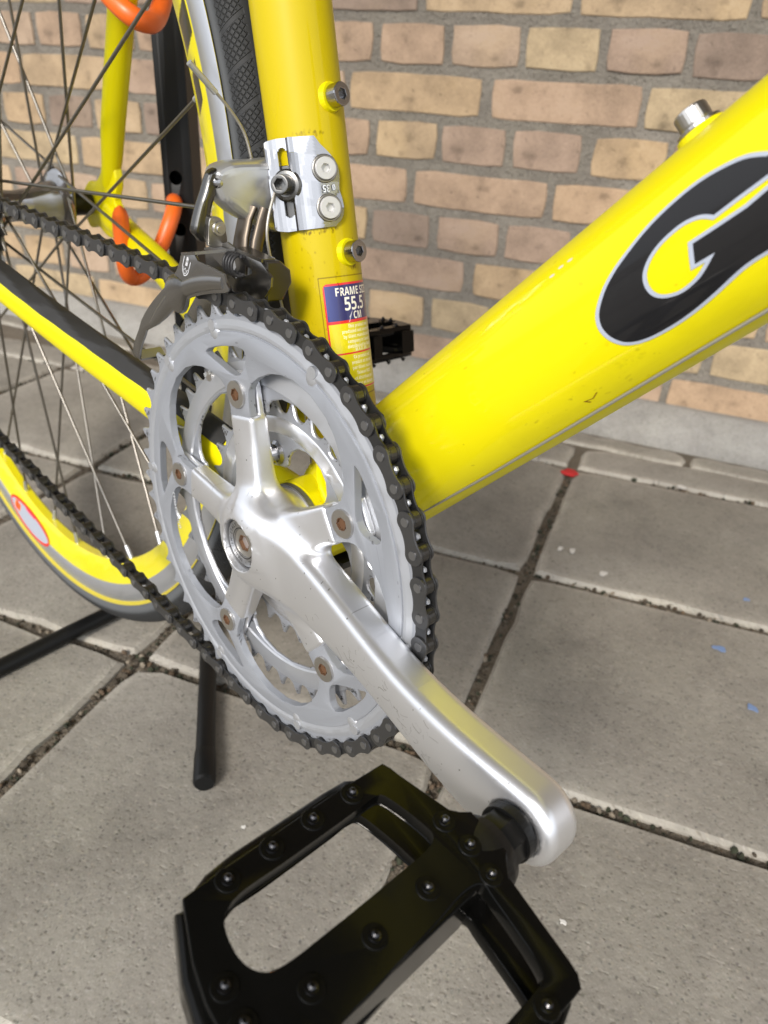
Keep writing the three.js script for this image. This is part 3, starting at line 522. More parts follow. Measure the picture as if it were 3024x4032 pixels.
// --- crankset: arm and five-armed spider forged in one piece
const smin = (a, b, k) => { const h = Math.max(k - Math.abs(a - b), 0) / k; return Math.min(a, b) - h * h * k * 0.25; };
const rbox = (x, y, z, hx, hy, hz, r) => { const a = Math.abs(x) - hx + r, b = Math.abs(y) - hy + r, c = Math.abs(z) - hz + r; return Math.hypot(Math.max(a, 0), Math.max(b, 0), Math.max(c, 0)) + Math.min(Math.max(a, b, c), 0) - r; };
const CL = 0.174;
const crankset = partGroup('crankset'); crankset.rotation.z = PHI;
{
  const arms = []; for (let k = 0; k < 5; k++) { const a = (36 + 72 * k) * D2R; arms.push([Math.cos(a), Math.sin(a)]); }
  const f = (x, y, z) => {
    const r = Math.hypot(x, y);
    // hub boss, slightly domed, with the bolt pocket
    const dome = 0.0652 - 7 * r * r;
    let d = Math.max(r - 0.0195, z - dome, 0.034 - z); { const a = r - 0.0165, b = z - (dome - 0.003); d = Math.max(d, Math.hypot(Math.max(a, 0), Math.max(b, 0)) - 0.0036); }
    for (const [c, s] of arms) {
      const u = x * c + y * s; if (u < -0.01) continue;
      const v = -x * s + y * c, t = clamp(u / 0.0585, 0, 1), hw = 0.0126 - 0.0105 * t + 0.0066 * t * t, zt = lerp(0.0636, 0.0574, Math.pow(t, 0.75)) - 0.0014 * Math.pow(v / hw, 2) * (1 - 0.75 * smooth(0.75, 1, t)), zb = lerp(0.047, 0.0478, t), hz = (zt - zb) / 2;
      let a = rbox(u - 0.028, v, z - (zt + zb) / 2, 0.0302, hw, hz, 0.0021);
      a = Math.min(a, rbox(u - 0.064, v, z - 0.0506, 0.0125, 0.0082, 0.0017, 0.001));
      d = smin(d, a, 0.0115);
    }
    { // the arm itself: flat outer face, rounded edges, widening again to a round pedal eye
      const t = clamp(x / CL, 0, 1), zo = 0.0640 + 0.0172 * smooth(0.1, 0.95, t), th = lerp(0.0165, 0.0152, t), hw = x < 0.105 ? lerp(0.0178, 0.0112, smooth(0.0, 0.105, x)) : lerp(0.0112, 0.0150, smooth(0.105, 0.172, x)), zi = zo - th;
      const ex = Math.max(-x - 0.002, 0), over = Math.max(x - CL, 0), yy = Math.hypot(y, over);
      const rnd_ = 0.0042, crown = 0.0014 * (1 - Math.pow(clamp(Math.abs(y) / hw, 0, 1), 2));
      const a = yy - hw + rnd_, b = Math.abs(z - (zo + zi + crown) / 2) - (th + crown) / 2 + rnd_;
      let q = Math.hypot(Math.max(a, 0), Math.max(b, 0), ex) + Math.min(Math.max(a, b), 0) - rnd_; if (ex > 0) q = Math.max(q, ex);
      q = Math.max(q, -(Math.hypot(x - CL, y) - 0.0098 + Math.max(0, zo - 0.0007 - z) * 30)); // spot face round the axle
      d = smin(d, q, 0.010);
    }
    d = Math.max(d, -Math.max(r - 0.0123, 0.0628 - z));
    return d;
  };
  const g = nets(f, [-0.082, -0.078, 0.03], [0.196, 0.078, 0.088], 0.00115);
  const scr = canvasTex(1024, 512, (c, w, h) => { // handling marks on the polish
    c.fillStyle = 'rgb(122,122,122)'; c.fillRect(0, 0, w, h);
    for (let i = 0; i < 260; i++) { const near = rnd() < 0.6, x = near ? w * rr(0.6, 0.85) : w * rnd(), y = h * rr(0.35, 0.65); c.strokeStyle = `rgba(${rnd() < 0.5 ? '70,70,70' : '190,190,190'},${rr(0.15, 0.6)})`; c.lineWidth = rr(0.4, 1.2); c.beginPath(); c.moveTo(x, y); c.lineTo(x + rr(-10, 26), y + rr(-9, 9)); c.stroke(); }
    for (let i = 0; i < 160; i++) { c.fillStyle = `rgba(60,60,60,${rr(0.2, 0.6)})`; c.fillRect(w * rnd(), h * rr(0.25, 0.75), rr(0.8, 2.4), rr(0.8, 2)); }
  }, false);
  const scrMap = canvasTex(2048, 1024, (c, w, h) => { // scuffs and specks of dirt
    c.fillStyle = 'rgb(252,252,252)'; c.fillRect(0, 0, w, h);
    for (let i = 0; i < 170; i++) { const near = rnd() < 0.55, x = near ? w * rr(0.58, 0.8) : w * rnd(), y = near ? h * rr(0.46, 0.64) : h * rr(0.2, 0.8); c.strokeStyle = `rgba(70,66,60,${rr(0.08, 0.4)})`; c.lineWidth = rr(0.6, 1.8); c.beginPath(); c.moveTo(x, y); c.quadraticCurveTo(x + rr(-8, 16), y + rr(-10, 10), x + rr(-10, 40), y + rr(-16, 16)); c.stroke(); }
    for (let i = 0; i < 260; i++) { c.fillStyle = `rgba(40,34,26,${rr(0.2, 0.7)})`; c.beginPath(); c.ellipse(w * rnd(), h * rr(0.15, 0.85), rr(0.8, 3), rr(0.8, 2), rnd() * 3, 0, TAU); c.fill(); }
  });
  const uv = g.attributes.uv, p = g.attributes.position; for (let i = 0; i < uv.count; i++) uv.setXY(i, (p.getX(i) + 0.082) / 0.278, (p.getY(i) + 0.078) / 0.156);
  mesh('crank_arm', g, std(0.84, 0.85, 0.875, { metalness: 0.86, roughness: 0.34, bumpMap: scr, bumpScale: 0.0003, map: scrMap }), crankset, 'polished silver crank arm with five spider arms');
  // dust cap with a ring of fine lettering and the rusty bolt socket
  const capTex = canvasTex(512, 512, (c, w) => {
    c.fillStyle = 'rgb(176,176,176)'; c.fillRect(0, 0, w, w); c.translate(w / 2, w / 2); c.fillStyle = 'rgb(70,70,70)'; c.font = 'bold 54px sans-serif'; c.textAlign = 'center';
    const t = 'CAMPAGNOLO INC · MADE IN ITALY · '; for (let i = 0; i < t.length; i++) { c.save(); c.rotate(i / t.length * TAU); c.fillText(t[i], 0, -182); c.restore(); }
    c.strokeStyle = 'rgb(60,60,60)'; c.lineWidth = 10; c.beginPath(); c.arc(0, 0, 158, 0, TAU); c.stroke(); c.beginPath(); c.arc(0, 0, 246, 0, TAU); c.stroke();
  });
  const ring = shapeOf(circlePath(0.0119, 48)); ring.holes.push(pathOf(circlePath(0.0068, 40)));
  const cg = extrude(ring, 0.0625, 0.0652, 0.0004, 0.5); const cu = cg.attributes.uv, cp = cg.attributes.position; for (let i = 0; i < cu.count; i++) cu.setXY(i, cp.getX(i) / 0.0242 + 0.5, cp.getY(i) / 0.0242 + 0.5);
  mesh('dust_cap', cg, std(1, 1, 1, { map: capTex, metalness: 0.95, roughness: 0.3 }), crankset, 'ring-shaped cap with fine lettering');
  const bolt = hexBolt(0.0069, 0.006, 0.0042, 0.0052, 0.0006, 36); bolt.translate(0, 0, 0.0588);
  mesh('crank_bolt', bolt, M.steel, crankset, 'crank bolt with a rusty socket');
  const hexRing = (r, t, z0, z1) => { const s = shapeOf(circlePath(r, 6, 0, 0, 0.3)); s.holes.push(pathOf(circlePath(r - t, 6, 0, 0, 0.3))); return merge([extrude(s, z0, z1, 0, 0.5), disc(r - t * 0.5, z0, z0 + 0.0004, 0, 16)]); };
  M.rustDeep = std(0.11, 0.052, 0.022, { roughness: 0.85 });
  mesh('socket_rust', hexRing(0.00418, 0.0003, 0.0591, 0.0646), M.rustDeep, crankset); M.hexRing = hexRing;
}
// --- chainrings
const BOLT = []; for (let i = 0; i < 5; i++) BOLT.push(PHI / D2R + 180 - 72 * i);
function toothed(N, tip, a0) {
  const rp = 0.0127 / 2 / Math.sin(Math.PI / N), pts = [], st = 360 / N;
  for (let k = 0; k < N; k++) {
    const c = (a0 - k * st) * D2R, cx = rp * Math.cos(c), cy = rp * Math.sin(c);
    for (let q = -4; q <= 4; q++) { const a = c + Math.PI + q / 4 * 1.15; pts.push([cx + 0.0040 * Math.cos(a), cy + 0.0040 * Math.sin(a)]); }
    const m = c - st / 2 * D2R, w = 0.0007 / tip; pts.push([tip * Math.cos(m + w), tip * Math.sin(m + w)]); pts.push([tip * Math.cos(m - w), tip * Math.sin(m - w)]);
  }
  return pts;
}
// inner outline: five bolt tabs whose legs spread into the band
function tabHole(half, halfRad) { // half: list of [radius mm, degrees from the bolt] out to the middle of the opening (36)
  const one = [...half.map(([r, a]) => [r, -a]).reverse().slice(1), ...half];
  const raw = []; BOLT.slice().reverse().forEach((b) => one.forEach(([r, a]) => raw.push([r / 1000 * Math.cos((b + a) * D2R), r / 1000 * Math.sin((b + a) * D2R)])));
  return raw;
}
const polar = (list, b) => list.map(([r, a]) => [r / 1000 * Math.cos((b + a) * D2R), r / 1000 * Math.sin((b + a) * D2R)]);
const ringA0 = 99.67;
function ringGroup(name, label) { const g = partGroup(name); g.userData.label = label; return g; }
const outerHalf = [[57.5, 0], [57.5, 5.4], [58.4, 7.4], [62, 7.0], [67, 6.9], [70.7, 7.6], [74, 9.4], [78, 13.4], [82.2, 18.6], [85, 23.4], [87, 28.5], [88, 36]];
const TRI = [[88.1, 12.6], [88.3, 9], [88.2, 3], [88, -3.6], [87, -6.2], [84.5, -7], [80.4, -5.8], [76.9, -3.8], [75.8, -1.4], [76.4, 1.7], [81, 8], [85.6, 12.6], [87.2, 13.9]];
{
  const g = ringGroup('outer_chainring', 'large silver grey chainring with worn teeth');
  const teeth = shapeOf(toothed(52, 0.1074, ringA0)); teeth.holes.push(pathOf(circlePath(0.0895, 90)));
  mesh('tooth_ring', extrude(teeth, 0.0537, 0.0560, 0.0007, 0.55, 1), M.ringFace, g);
  const bandS = shapeOf(circlePath(0.0945, 180)); bandS.holes.push(pathOf(tabHole(outerHalf)));
  for (const b of BOLT) bandS.holes.push(pathOf(spline(polar(TRI, b), 60)));
  mesh('ring_body', extrude(bandS, 0.0527, 0.0568, 0.0006, 0.5, 2), M.ringFace, g);
  const ridge = lathe([[0.0945, 0.0559], [0.0958, 0.0570], [0.0972, 0.0571], [0.0984, 0.0563], [0.1003, 0.0558], [0.1003, 0.0545], [0.0945, 0.0545]], 180);
  mesh('rim_band', ridge, M.ring, g);
  const bolt = merge([hexBolt(0.0062, 0.0020, 0.0029, 0.0017, 0.0005, 32)]);
  BOLT.forEach((b, i) => {
    const q = mesh('chainring_bolt', bolt, M.steel, g); q.position.set(0.0675 * Math.cos(b * D2R), 0.0675 * Math.sin(b * D2R), 0.0562); q.rotation.z = i * 1.3;
    const ru = mesh('socket_rust', M.hexRing(0.00288, 0.00025, 0.0002, 0.0018), M.rustDeep, g); ru.position.copy(q.position); ru.position.z += 0.0003;
  });
  const rv = merge([disc(0.0026, 0, 0.0016, 0.0004, 20), (() => { const s = new THREE.SphereGeometry(0.0038, 18, 10); s.scale(1, 1, 0.45); s.translate(-0.0032, 0, -0.0003); return s; })()]);
  for (const a of [6.9, 35.7, -34.4, 145.6, -173.3, -144.5, 78, -105]) { const th = (BOLT[1] + a) * D2R, q = mesh('shift_rivet', rv, M.ringIn, g); q.position.set(0.0975 * Math.cos(th), 0.0975 * Math.sin(th), 0.0560); q.rotation.z = th; }
  // faint engraving on the band
  const txt = (t, size) => canvasTex(512, 64, (c, w, h) => { c.clearRect(0, 0, w, h); c.font = `bold ${size}px sans-serif`; c.fillStyle = 'rgb(232,236,240)'; c.textAlign = 'center'; c.fillText(t, w / 2, 46); });
  const arc = (r0, r1, a0, a1, z, tex) => { const p = [], uv = [], n = [], ix = []; for (let i = 0; i <= 20; i++) for (let j = 0; j < 2; j++) { const a = lerp(a0, a1, i / 20) * D2R, r = j ? r1 : r0; p.push(r * Math.cos(a), r * Math.sin(a), z); n.push(0, 0, 1); uv.push(i / 20, j); } for (let i = 0; i < 20; i++) ix.push(2 * i, 2 * i + 1, 2 * i + 2, 2 * i + 1, 2 * i + 3, 2 * i + 2); const q = new THREE.BufferGeometry(); q.setAttribute('position', new THREE.Float32BufferAttribute(p, 3)); q.setAttribute('normal', new THREE.Float32BufferAttribute(n, 3)); q.setAttribute('uv', new THREE.Float32BufferAttribute(uv, 2)); q.setIndex(ix); return mesh('engraving', wind(q), std(1, 1, 1, { map: tex, alphaTest: 0.4, metalness: 0.6, roughness: 0.4 }), g); };
  arc(0.0735, 0.0775, BOLT[0] + 8, BOLT[0] + 30, 0.05695, txt('CAMPAGNOLO', 52)); arc(0.0765, 0.0798, BOLT[1] + 9, BOLT[1] + 24, 0.05695, txt('52 - 135', 46));
}
{
  const g = ringGroup('middle_chainring', 'middle silver chainring behind the large one');
  const half = [[57.5, 0], [57.5, 6], [59, 8], [62, 8.2], [65, 11], [68, 17], [69.6, 25], [70, 36]];
  const s = shapeOf(toothed(42, 0.0878, 101)); s.holes.push(pathOf(tabHole(half)));
  mesh('ring_body', extrude(s, 0.0462, 0.0482, 0.0006, 0.55, 1), M.ringFaceIn, g);
  mesh('rim_band', lathe([[0.0702, 0.0480], [0.0712, 0.0489], [0.0772, 0.0489], [0.0782, 0.0484], [0.0805, 0.0483], [0.0805, 0.0470], [0.0702, 0.0470]], 140), M.ringIn, g);
  const rv = disc(0.0024, 0, 0.0012, 0.0003, 18); for (const a of [26, 78, 150, -60, -118, 215]) { const th = (BOLT[1] + a) * D2R, q = mesh('shift_rivet', rv, M.steel, g); q.position.set(0.0795 * Math.cos(th), 0.0795 * Math.sin(th), 0.0481); }
}
{
  const g = ringGroup('inner_chainring', 'small silver chainring nearest the frame');
  const half = [[30.5, 0], [30.5, 8], [32, 12], [36, 12.5], [40, 16], [43.6, 22], [45.4, 29], [45.8, 36]];
  const s = shapeOf(toothed(30, 0.0636, 96)); s.holes.push(pathOf(tabHole(half)));
  mesh('ring_body', extrude(s, 0.0378, 0.0400, 0.0006, 0.55, 1), M.ringFaceIn, g);
  mesh('rim_band', lathe([[0.0465, 0.0399], [0.0475, 0.0406], [0.0535, 0.0406], [0.0545, 0.0399]], 100), M.polish, g);
  const post = merge([lathe([[0.0001, 0], [0.0052, 0], [0.0058, 0.0008], [0.0044, 0.002], [0.0044, 0.0085], [0.0001, 0.0085]], 24)]);
  for (const b of BOLT) { const q = mesh('chainring_bolt', post, M.chrome, g); q.position.set(0.037 * Math.cos(b * D2R), 0.037 * Math.sin(b * D2R), 0.0396); }
}
// --- chain
{
  const chain = partGroup('chain'); chain.userData.label = 'dark oily chain on the large chainring';
  const tint = (g, c) => { const q = g.index ? g.toNonIndexed() : g, n = q.attributes.position.count, a = new Float32Array(n * 3); for (let i = 0; i < n; i++) a.set(c, i * 3); q.setAttribute('color', new THREE.BufferAttribute(a, 3)); for (const k of Object.keys(q.attributes)) if (!['position', 'normal', 'color'].includes(k)) q.deleteAttribute(k); return q; };
  const plate = (R, waist) => { const p = [], P = 0.0127; for (let i = 0; i <= 8; i++) { const a = Math.PI * 0.32 + i / 8 * Math.PI * 1.36; p.push([R * Math.cos(a), R * Math.sin(a)]); } p.push([P * 0.5, -waist]); for (let i = 0; i <= 8; i++) { const a = -Math.PI * 0.68 + i / 8 * Math.PI * 1.36; p.push([P + R * Math.cos(a), R * Math.sin(a)]); } p.push([P * 0.5, waist]); return shapeOf(spline(p, 56)); };
  const po = plate(0.0042, 0.0029), pi = plate(0.0040, 0.0026), dk = [0.085, 0.086, 0.088], md = [0.135, 0.136, 0.139], lt = [0.27, 0.27, 0.272];
  const oz = (z0, z1, s, c) => tint(extrude(s, z0, z1, 0.00028, 0.6, 2), c), cyl = (x, r, z0, z1, c) => { const d = disc(r, z0, z1, 0.00025, 20); d.translate(x, 0, 0); return tint(d, c); };
  const outer = mergeGeometries([oz(0.00265, 0.00355, po, md), oz(-0.00355, -0.00265, po, md), cyl(0, 0.00185, -0.0040, 0.0040, lt), cyl(0.0127, 0.00185, -0.0040, 0.0040, lt)]);
  const inner = mergeGeometries([oz(0.00165, 0.0026, pi, dk), oz(-0.0026, -0.00165, pi, dk), cyl(0, 0.0039, -0.0016, 0.0016, [0.09, 0.088, 0.085]), cyl(0.0127, 0.0039, -0.0016, 0.0016, [0.09, 0.088, 0.085])]);
  let n = 0;
  const link = (p, q, isOuter) => {
    const x = q.clone().sub(p).normalize(), z = V3(0, 0, 1).addScaledVector(x, -x.z).normalize(), y = new THREE.Vector3().crossVectors(z, x);
    const o = mesh(isOuter ? 'outer_link' : 'inner_link', isOuter ? outer : inner, M.chain, chain); o.quaternion.setFromRotationMatrix(new THREE.Matrix4().makeBasis(x, y, z)); o.position.copy(p); n++;
  };
  const RP = 0.0127 / 2 / Math.sin(Math.PI / 52), ZC = 0.0546, pin = (k) => { const a = (ringA0 - k * 360 / 52) * D2R; return V3(RP * Math.cos(a), RP * Math.sin(a), ZC); };
  for (let k = 1; k < 27; k++) link(pin(k), pin(k + 1), k % 2 === 0);
  const walk = (poly, first) => { // step 12.7 mm pins along a polyline
    const out = [poly[0].clone()]; let cur = poly[0].clone(), i = 1;
    while (i < poly.length) { if (cur.distanceTo(poly[i]) < 0.0127) { i++; continue; } const a = poly[i - 1], dirn = poly[i].clone().sub(cur).normalize(); cur = cur.clone().addScaledVector(dirn, 0.0127); out.push(cur.clone()); }
    for (let j = 0; j < out.length - 1; j++) link(out[j], out[j + 1], (j + first) % 2 === 0);
    return out;
  };
  const top = [pin(1)], rc = 0.0245, zc = 0.0585; // back along the top run and round the smallest sprocket
  top.push(V3(HUB.x, HUB.y + rc, zc)); for (let a = 100; a <= 250; a += 10) top.push(V3(HUB.x + rc * Math.cos(a * D2R), HUB.y + rc * Math.sin(a * D2R), zc));
  walk(top, 0);
  const pc = V3(-0.3815, -0.0435, 0.0645), rp = 0.0215, low = [pin(27), V3(pc.x - 0.002, pc.y - rp, pc.z)]; // lower run to the tension pulley
  for (let a = -100; a >= -250; a -= 10) low.push(V3(pc.x + rp * Math.cos(a * D2R), pc.y + rp * Math.sin(a * D2R), pc.z));
  low.push(V3(-0.392, 0.022, 0.060)); walk(low, 1);
}
// --- front derailleur
{
  const fd = partGroup('front_derailleur'); fd.userData.label = 'silver and dark grey front derailleur on the seat tube';
  const darkSteel = std(0.15, 0.147, 0.14, { metalness: 1, roughness: 0.27 });
  // bracket: pressed plate that wraps the tube, with two ridges, then runs off it to the left
  const prof = (azmin) => { const pts = []; for (let i = 0; i <= 12; i++) { const a = lerp(azmin, 54, i / 12), r = ST.r + 0.0013 + 0.0006 * smooth(20, 0, a); pts.push([onTube(ST, 0, a, r), outOf(ST, a)]); }
    const rid = (a, r, na) => pts.push([onTube(ST, 0, a, r), outOf(ST, na)]);
    rid(58, ST.r + 0.0019, 45); rid(61, ST.r + 0.0034, 50); rid(63.5, ST.r + 0.0030, 72);
    const t0 = onTube(ST, 0, 58, ST.r + 0.0012), n = outOf(ST, 58), t = ST.q.clone().multiplyScalar(-Math.sin(58 * D2R)).add(V3(0, 0, Math.cos(58 * D2R)));
    for (const [d, e] of [[0.0034, 0.0009], [0.0040, 0.0010], [0.0046, 0.0010], [0.0052, 0.0010], [0.0058, 0.0010], [0.0064, 0.0010], [0.0070, 0.0011], [0.0076, 0.0012], [0.0082, 0.0014], [0.0092, 0.0019], [0.0104, 0.0027], [0.0114, 0.0031], [0.0124, 0.0029], [0.0133, 0.0020], [0.0139, 0.0002]]) pts.push([t0.clone().addScaledVector(t, d).addScaledVector(n, e - 0.0006), d > 0.013 ? n.clone().addScaledVector(t, 0.8).normalize() : n]); return pts; };
  const azAt = (h) => { const T = [[.1325, 16], [.1335, 13], [.135, 7], [.137, 2.5], [.14, 0], [.144, 1.5], [.147, 4.2], [.149, 4], [.153, 1.6], [.157, 2.6], [.160, 7], [.163, 15], [.166, 24], [.168, 28], [.1695, 31]]; for (let i = 0; i < T.length - 1; i++) if (h <= T[i + 1][0]) return lerp(T[i][1], T[i + 1][1], clamp((h - T[i][0]) / (T[i + 1][0] - T[i][0]), 0, 1)); return 31; };
  const rows = []; for (let i = 0; i <= 92; i++) {
    const s = i / 92, h0 = lerp(0.1328, 0.1692, s), P = prof(azAt(h0));
    rows.push(P.map(([p, n], j) => { const u = j / (P.length - 1), e = u > 0.72 ? 0.0040 * (1 - Math.sqrt(Math.max(0, 1 - Math.pow((u - 0.72) / 0.28, 2)))) : 0; const h = h0 + (s < 0.5 ? e * (1 - 2 * s) : -e * (2 * s - 1)) + 0.0012 * u * (s - 0.3); return { p: p.clone().addScaledVector(ST.u, h), n, hole: j >= 16 && j < 23 && Math.hypot((j + 0.5 - 19.5) * 0.0006, Math.max(0, 0.1402 - h0, h0 - 0.1632)) < 0.00215 }; }));
  }
  mesh('mounting_bracket', shell(rows, 0.0013), M.chrome, fd, 'shiny pressed steel bracket with a slot');
  for (const h of [0.1562, 0.1405]) {
    const n = outOf(ST, 21.5), b = onTube(ST, h, 21.5, ST.r + 0.0012);
    mesh('bracket_bolt', merge([frame(hexBolt(0.0046, 0.0022, 0.0019, 0.0020, 0.0004, 36), b, n, ST.u)]), std(0.62, 0.62, 0.61, { metalness: 0.6, roughness: 0.45 }), fd);
    const rim = new THREE.TorusGeometry(0.0052, 0.0006, 8, 36); mesh('bolt_seat', frame(rim, b.clone().addScaledVector(n, 0.0003), n, ST.u), M.grimySteel, fd);
  }
  const stamp = canvasTex(256, 96, (c, w, h) => { c.clearRect(0, 0, w, h); c.translate(w / 2, h / 2); c.rotate(Math.PI); c.fillStyle = 'rgb(235,238,242)'; c.strokeStyle = 'rgb(90,92,96)'; c.lineWidth = 3; c.font = 'bold 78px sans-serif'; c.textAlign = 'center'; c.strokeText('ø 35', 0, 28); c.fillText('ø 35', 0, 28); });
  { const g = patch(ST, 0.1457, 0.1507, 34, 4, ST.r + 0.0021, 4, 10), u = g.attributes.uv; for (let i = 0; i < u.count; i++) { const a = u.getX(i), b = u.getY(i); u.setXY(i, b, a); } mesh('size_stamp', g, std(1, 1, 1, { map: stamp, alphaTest: 0.4, metalness: 0.8, roughness: 0.35 }), fd); }
  // clamp bolt with dished washer through the slot
  const n58 = outOf(ST, 58), t58 = ST.q.clone().multiplyScalar(-Math.sin(58 * D2R)).add(V3(0, 0, Math.cos(58 * D2R)));
  const bc = onTube(ST, 0.1512, 58, ST.r + 0.0018).addScaledVector(t58, 0.0050);
  mesh('clamp_washer', frame(lathe([[0.0001, 0], [0.0066, 0], [0.0066, 0.0007], [0.0058, 0.0016], [0.0046, 0.0022], [0.0001, 0.0022]], 40), bc, n58, ST.u), darkSteel, fd);
  mesh('clamp_bolt', merge([frame(hexBolt(0.0040, 0.0078, 0.0023, 0.0045, 0.0006, 36), bc.clone().addScaledVector(n58, 0.0018), n58, ST.u)]), darkSteel, fd);
  mesh('slot_tongue', (() => { const g = new RoundedBoxGeometry(0.024, 0.0082, 0.0022, 2, 0.0006); return frame(g, onTube(ST, 0.1475, 58, ST.r - 0.0016).addScaledVector(t58, 0.0057), n58, ST.u); })(), darkSteel, fd);
  // forged body from the bracket out to the link pivot (outline in y,z; depth along x)
  const yz = (pts, x0, x1, bev, cr = 0.6, bs = 3) => { const g = extrude(shapeOf(pts.map(([y, z]) => [z / 1000, y / 1000])), -x1, -x0, bev, cr, bs); return g.applyMatrix4(new THREE.Matrix4().makeBasis(V3(0, 0, 1), V3(0, 1, 0), V3(-1, 0, 0))); };
  const bodyG = yz(spline([[152, 46], [154.5, 40], [155.2, 30], [156, 18], [156, 10], [142, 8], [127, 10], [126, 18], [128.8, 27], [132.6, 36], [137.2, 42.5], [142.5, 46.5], [147, 47.5]], 60), -0.0530, -0.0405, 0.0030, 0.7, 4);
  { const p = bodyG.attributes.position; for (let i = 0; i < p.count; i++) { const z = p.getZ(i); p.setX(i, p.getX(i) - 0.0030 * smooth(0.024, 0.048, z)); } bodyG.computeVertexNormals(); }
  mesh('body', toCreasedNormals(bodyG, 0.7), std(0.56, 0.565, 0.57, { metalness: 0.85, roughness: 0.36 }), fd, 'silver forged derailleur body');
  mesh('limit_screw', frame(merge([lathe([[0.0001, 0], [0.0021, 0], [0.0024, 0.001], [0.0024, 0.0026], [0.0014, 0.0040], [0.0001, 0.0044]], 18)]), V3(-0.0475, 0.1466, 0.0452), V3(1, 0.1, 0.35), V3(0, 1, 0)), M.chrome, fd);
  // outer link arm
  const linkG = yz(spline([[152.2, 44.5], [151, 48.4], [147.6, 50.4], [143.3, 52.0], [137.2, 54.6], [130.2, 56.8], [127.5, 57.2], [124.8, 55], [123.2, 53.2], [124.2, 49.6], [128.9, 49.8], [133.4, 49.4], [137, 48.6], [141.2, 47.0], [145.8, 44.6], [149.6, 42.6]], 64), -0.0515, -0.0458, 0.0014, 0.6, 3);
  mesh('link_arm', linkG, darkSteel, fd);
  mesh('cage_ear', yz(spline([[133.4, 51], [133.6, 47.4], [131.6, 44.6], [128, 43.4], [122, 43.2], [122, 52], [126, 52.2], [130, 52]], 40), -0.0462, -0.0440, 0.0004), M.grimySteel, fd);
  mesh('pivot_pin', frame(merge([disc(0.0030, -0.014, 0.0014, 0.0004, 26), disc(0.0018, 0, 0.0022, 0.0004, 20)]), V3(-0.0440, 0.1290, 0.0472), V3(1, 0, 0), V3(0, 1, 0)), M.steel, fd);
  mesh('inner_link', sweep([[-0.0455, 0.137, 0.0305], [-0.0450, 0.1315, 0.0330], [-0.0430, 0.1245, 0.0362], [-0.0422, 0.1165, 0.0378]], [[0.0056, 0.0022], [0.0050, 0.0022], [0.0050, 0.0022], [0.0056, 0.0022]], 20), M.brown, fd);
  mesh('inner_link', sweep([[-0.0375, 0.137, 0.0275], [-0.0368, 0.1315, 0.0300], [-0.0350, 0.1245, 0.0335], [-0.0345, 0.1165, 0.0355]], [[0.0022, 0.003], [0.0020, 0.003], [0.0020, 0.003], [0.0022, 0.003]], 14), M.brown, fd);
  mesh('return_spring', (() => { const P = []; for (let i = 0; i <= 60; i++) { const a = i / 60 * TAU * 4; P.push([-0.036 + 0.008 * i / 60, 0.1165 + 0.0042 * Math.cos(a), 0.0470 + 0.0036 * Math.sin(a)]); } return sweep(P, 0.0007, 8, V3(1, 0.02, 0.03)); })(), M.dark, fd);
  // cage: outer plate with its pressed rib, inner plate, top bridge and rear bridge
  const cage = [[-46.3, 118.7], [-35.3, 121.3], [-33.1, 119.5], [-14.0, 118.3], [-12.7, 115.3], [-10.7, 113.6], [-11.2, 112.2], [-14.5, 110.7], [-21.8, 108.8], [-32.3, 105.5], [-39.4, 102.7], [-46.8, 98.7], [-53.7, 93.8], [-60.9, 88.3], [-68.4, 83.1], [-76.5, 78.9], [-79.6, 77.2], [-81.2, 74.3], [-84.7, 69.4], [-87.2, 64.7], [-88.2, 60.1], [-91.5, 61.1], [-94.5, 62.4], [-93.3, 66.3], [-90.2, 71.2], [-86.7, 76.1], [-84.2, 80.6], [-79.9, 85.6], [-74.8, 90.6], [-68.9, 95.7], [-62.3, 100.9], [-56, 105.9], [-51.6, 109.9], [-48.9, 113.4], [-47.1, 116.3]];
  const mm = (l) => l.map(([x, y]) => [x / 1000, y / 1000]);
  const plateM = std(0.31, 0.30, 0.285, { metalness: 1, roughness: 0.27 });
  const op = mesh('cage_plate', extrude(shapeOf(mm(cage)), 0.0634, 0.0646, 0.0003, 0.5, 2), plateM, fd, 'dark grey outer cage plate with a shield emblem');
  const rib = [[-15, 114.6], [-24, 112.6], [-36, 108.9], [-46, 104.3], [-55, 98.6], [-63, 92], [-70, 85.6], [-74.5, 81.6]].map(([x, y], i, a) => [x / 1000, y / 1000, 0.0640]);
  mesh('cage_rib', sweep(spline(rib, 40, false), spline([[0.0026, 0.0016, 0], [0.0033, 0.0019, 0], [0.0036, 0.002, 0], [0.0036, 0.002, 0], [0.003, 0.0017, 0], [0.0016, 0.001, 0]], 40, false).map((q) => [q[0], q[1]]), 20), plateM, fd);
  mesh('cage_bridge', (() => { const g = new THREE.BoxGeometry(0.0112, 0.0012, 0.0152); g.rotateZ(0.225); g.translate(-0.0406, 0.1206, 0.0568); return g; })(), plateM, fd);
  mesh('cage_bridge', (() => { const g = new THREE.BoxGeometry(0.0012, 0.0055, 0.013); g.rotateZ(1.05); g.translate(-0.0895, 0.0618, 0.0575); return g; })(), plateM, fd);
  const inn = [[-58.7, 117.8], [-40.6, 124], [-32.5, 122.4], [-16.9, 121.7], [-14.8, 120.1], [-8.6, 116.3], [-9.0, 112.4], [-13.8, 106.1], [-22, 102], [-34, 97], [-46, 91], [-60, 81], [-72, 70], [-84, 58], [-90, 61], [-82, 75], [-72, 88], [-62, 100], [-57, 109]];
  const ip = shapeOf(mm(inn)); ip.holes.push(pathOf(spline(mm([[-40, 119], [-36, 119.5], [-33.5, 115], [-33, 110.5], [-35.5, 109.5], [-38.5, 112]]), 24))); ip.holes.push(pathOf(mm([[-27, 117.6], [-21.6, 116.6], [-21.8, 114.8], [-27, 112.4]])));
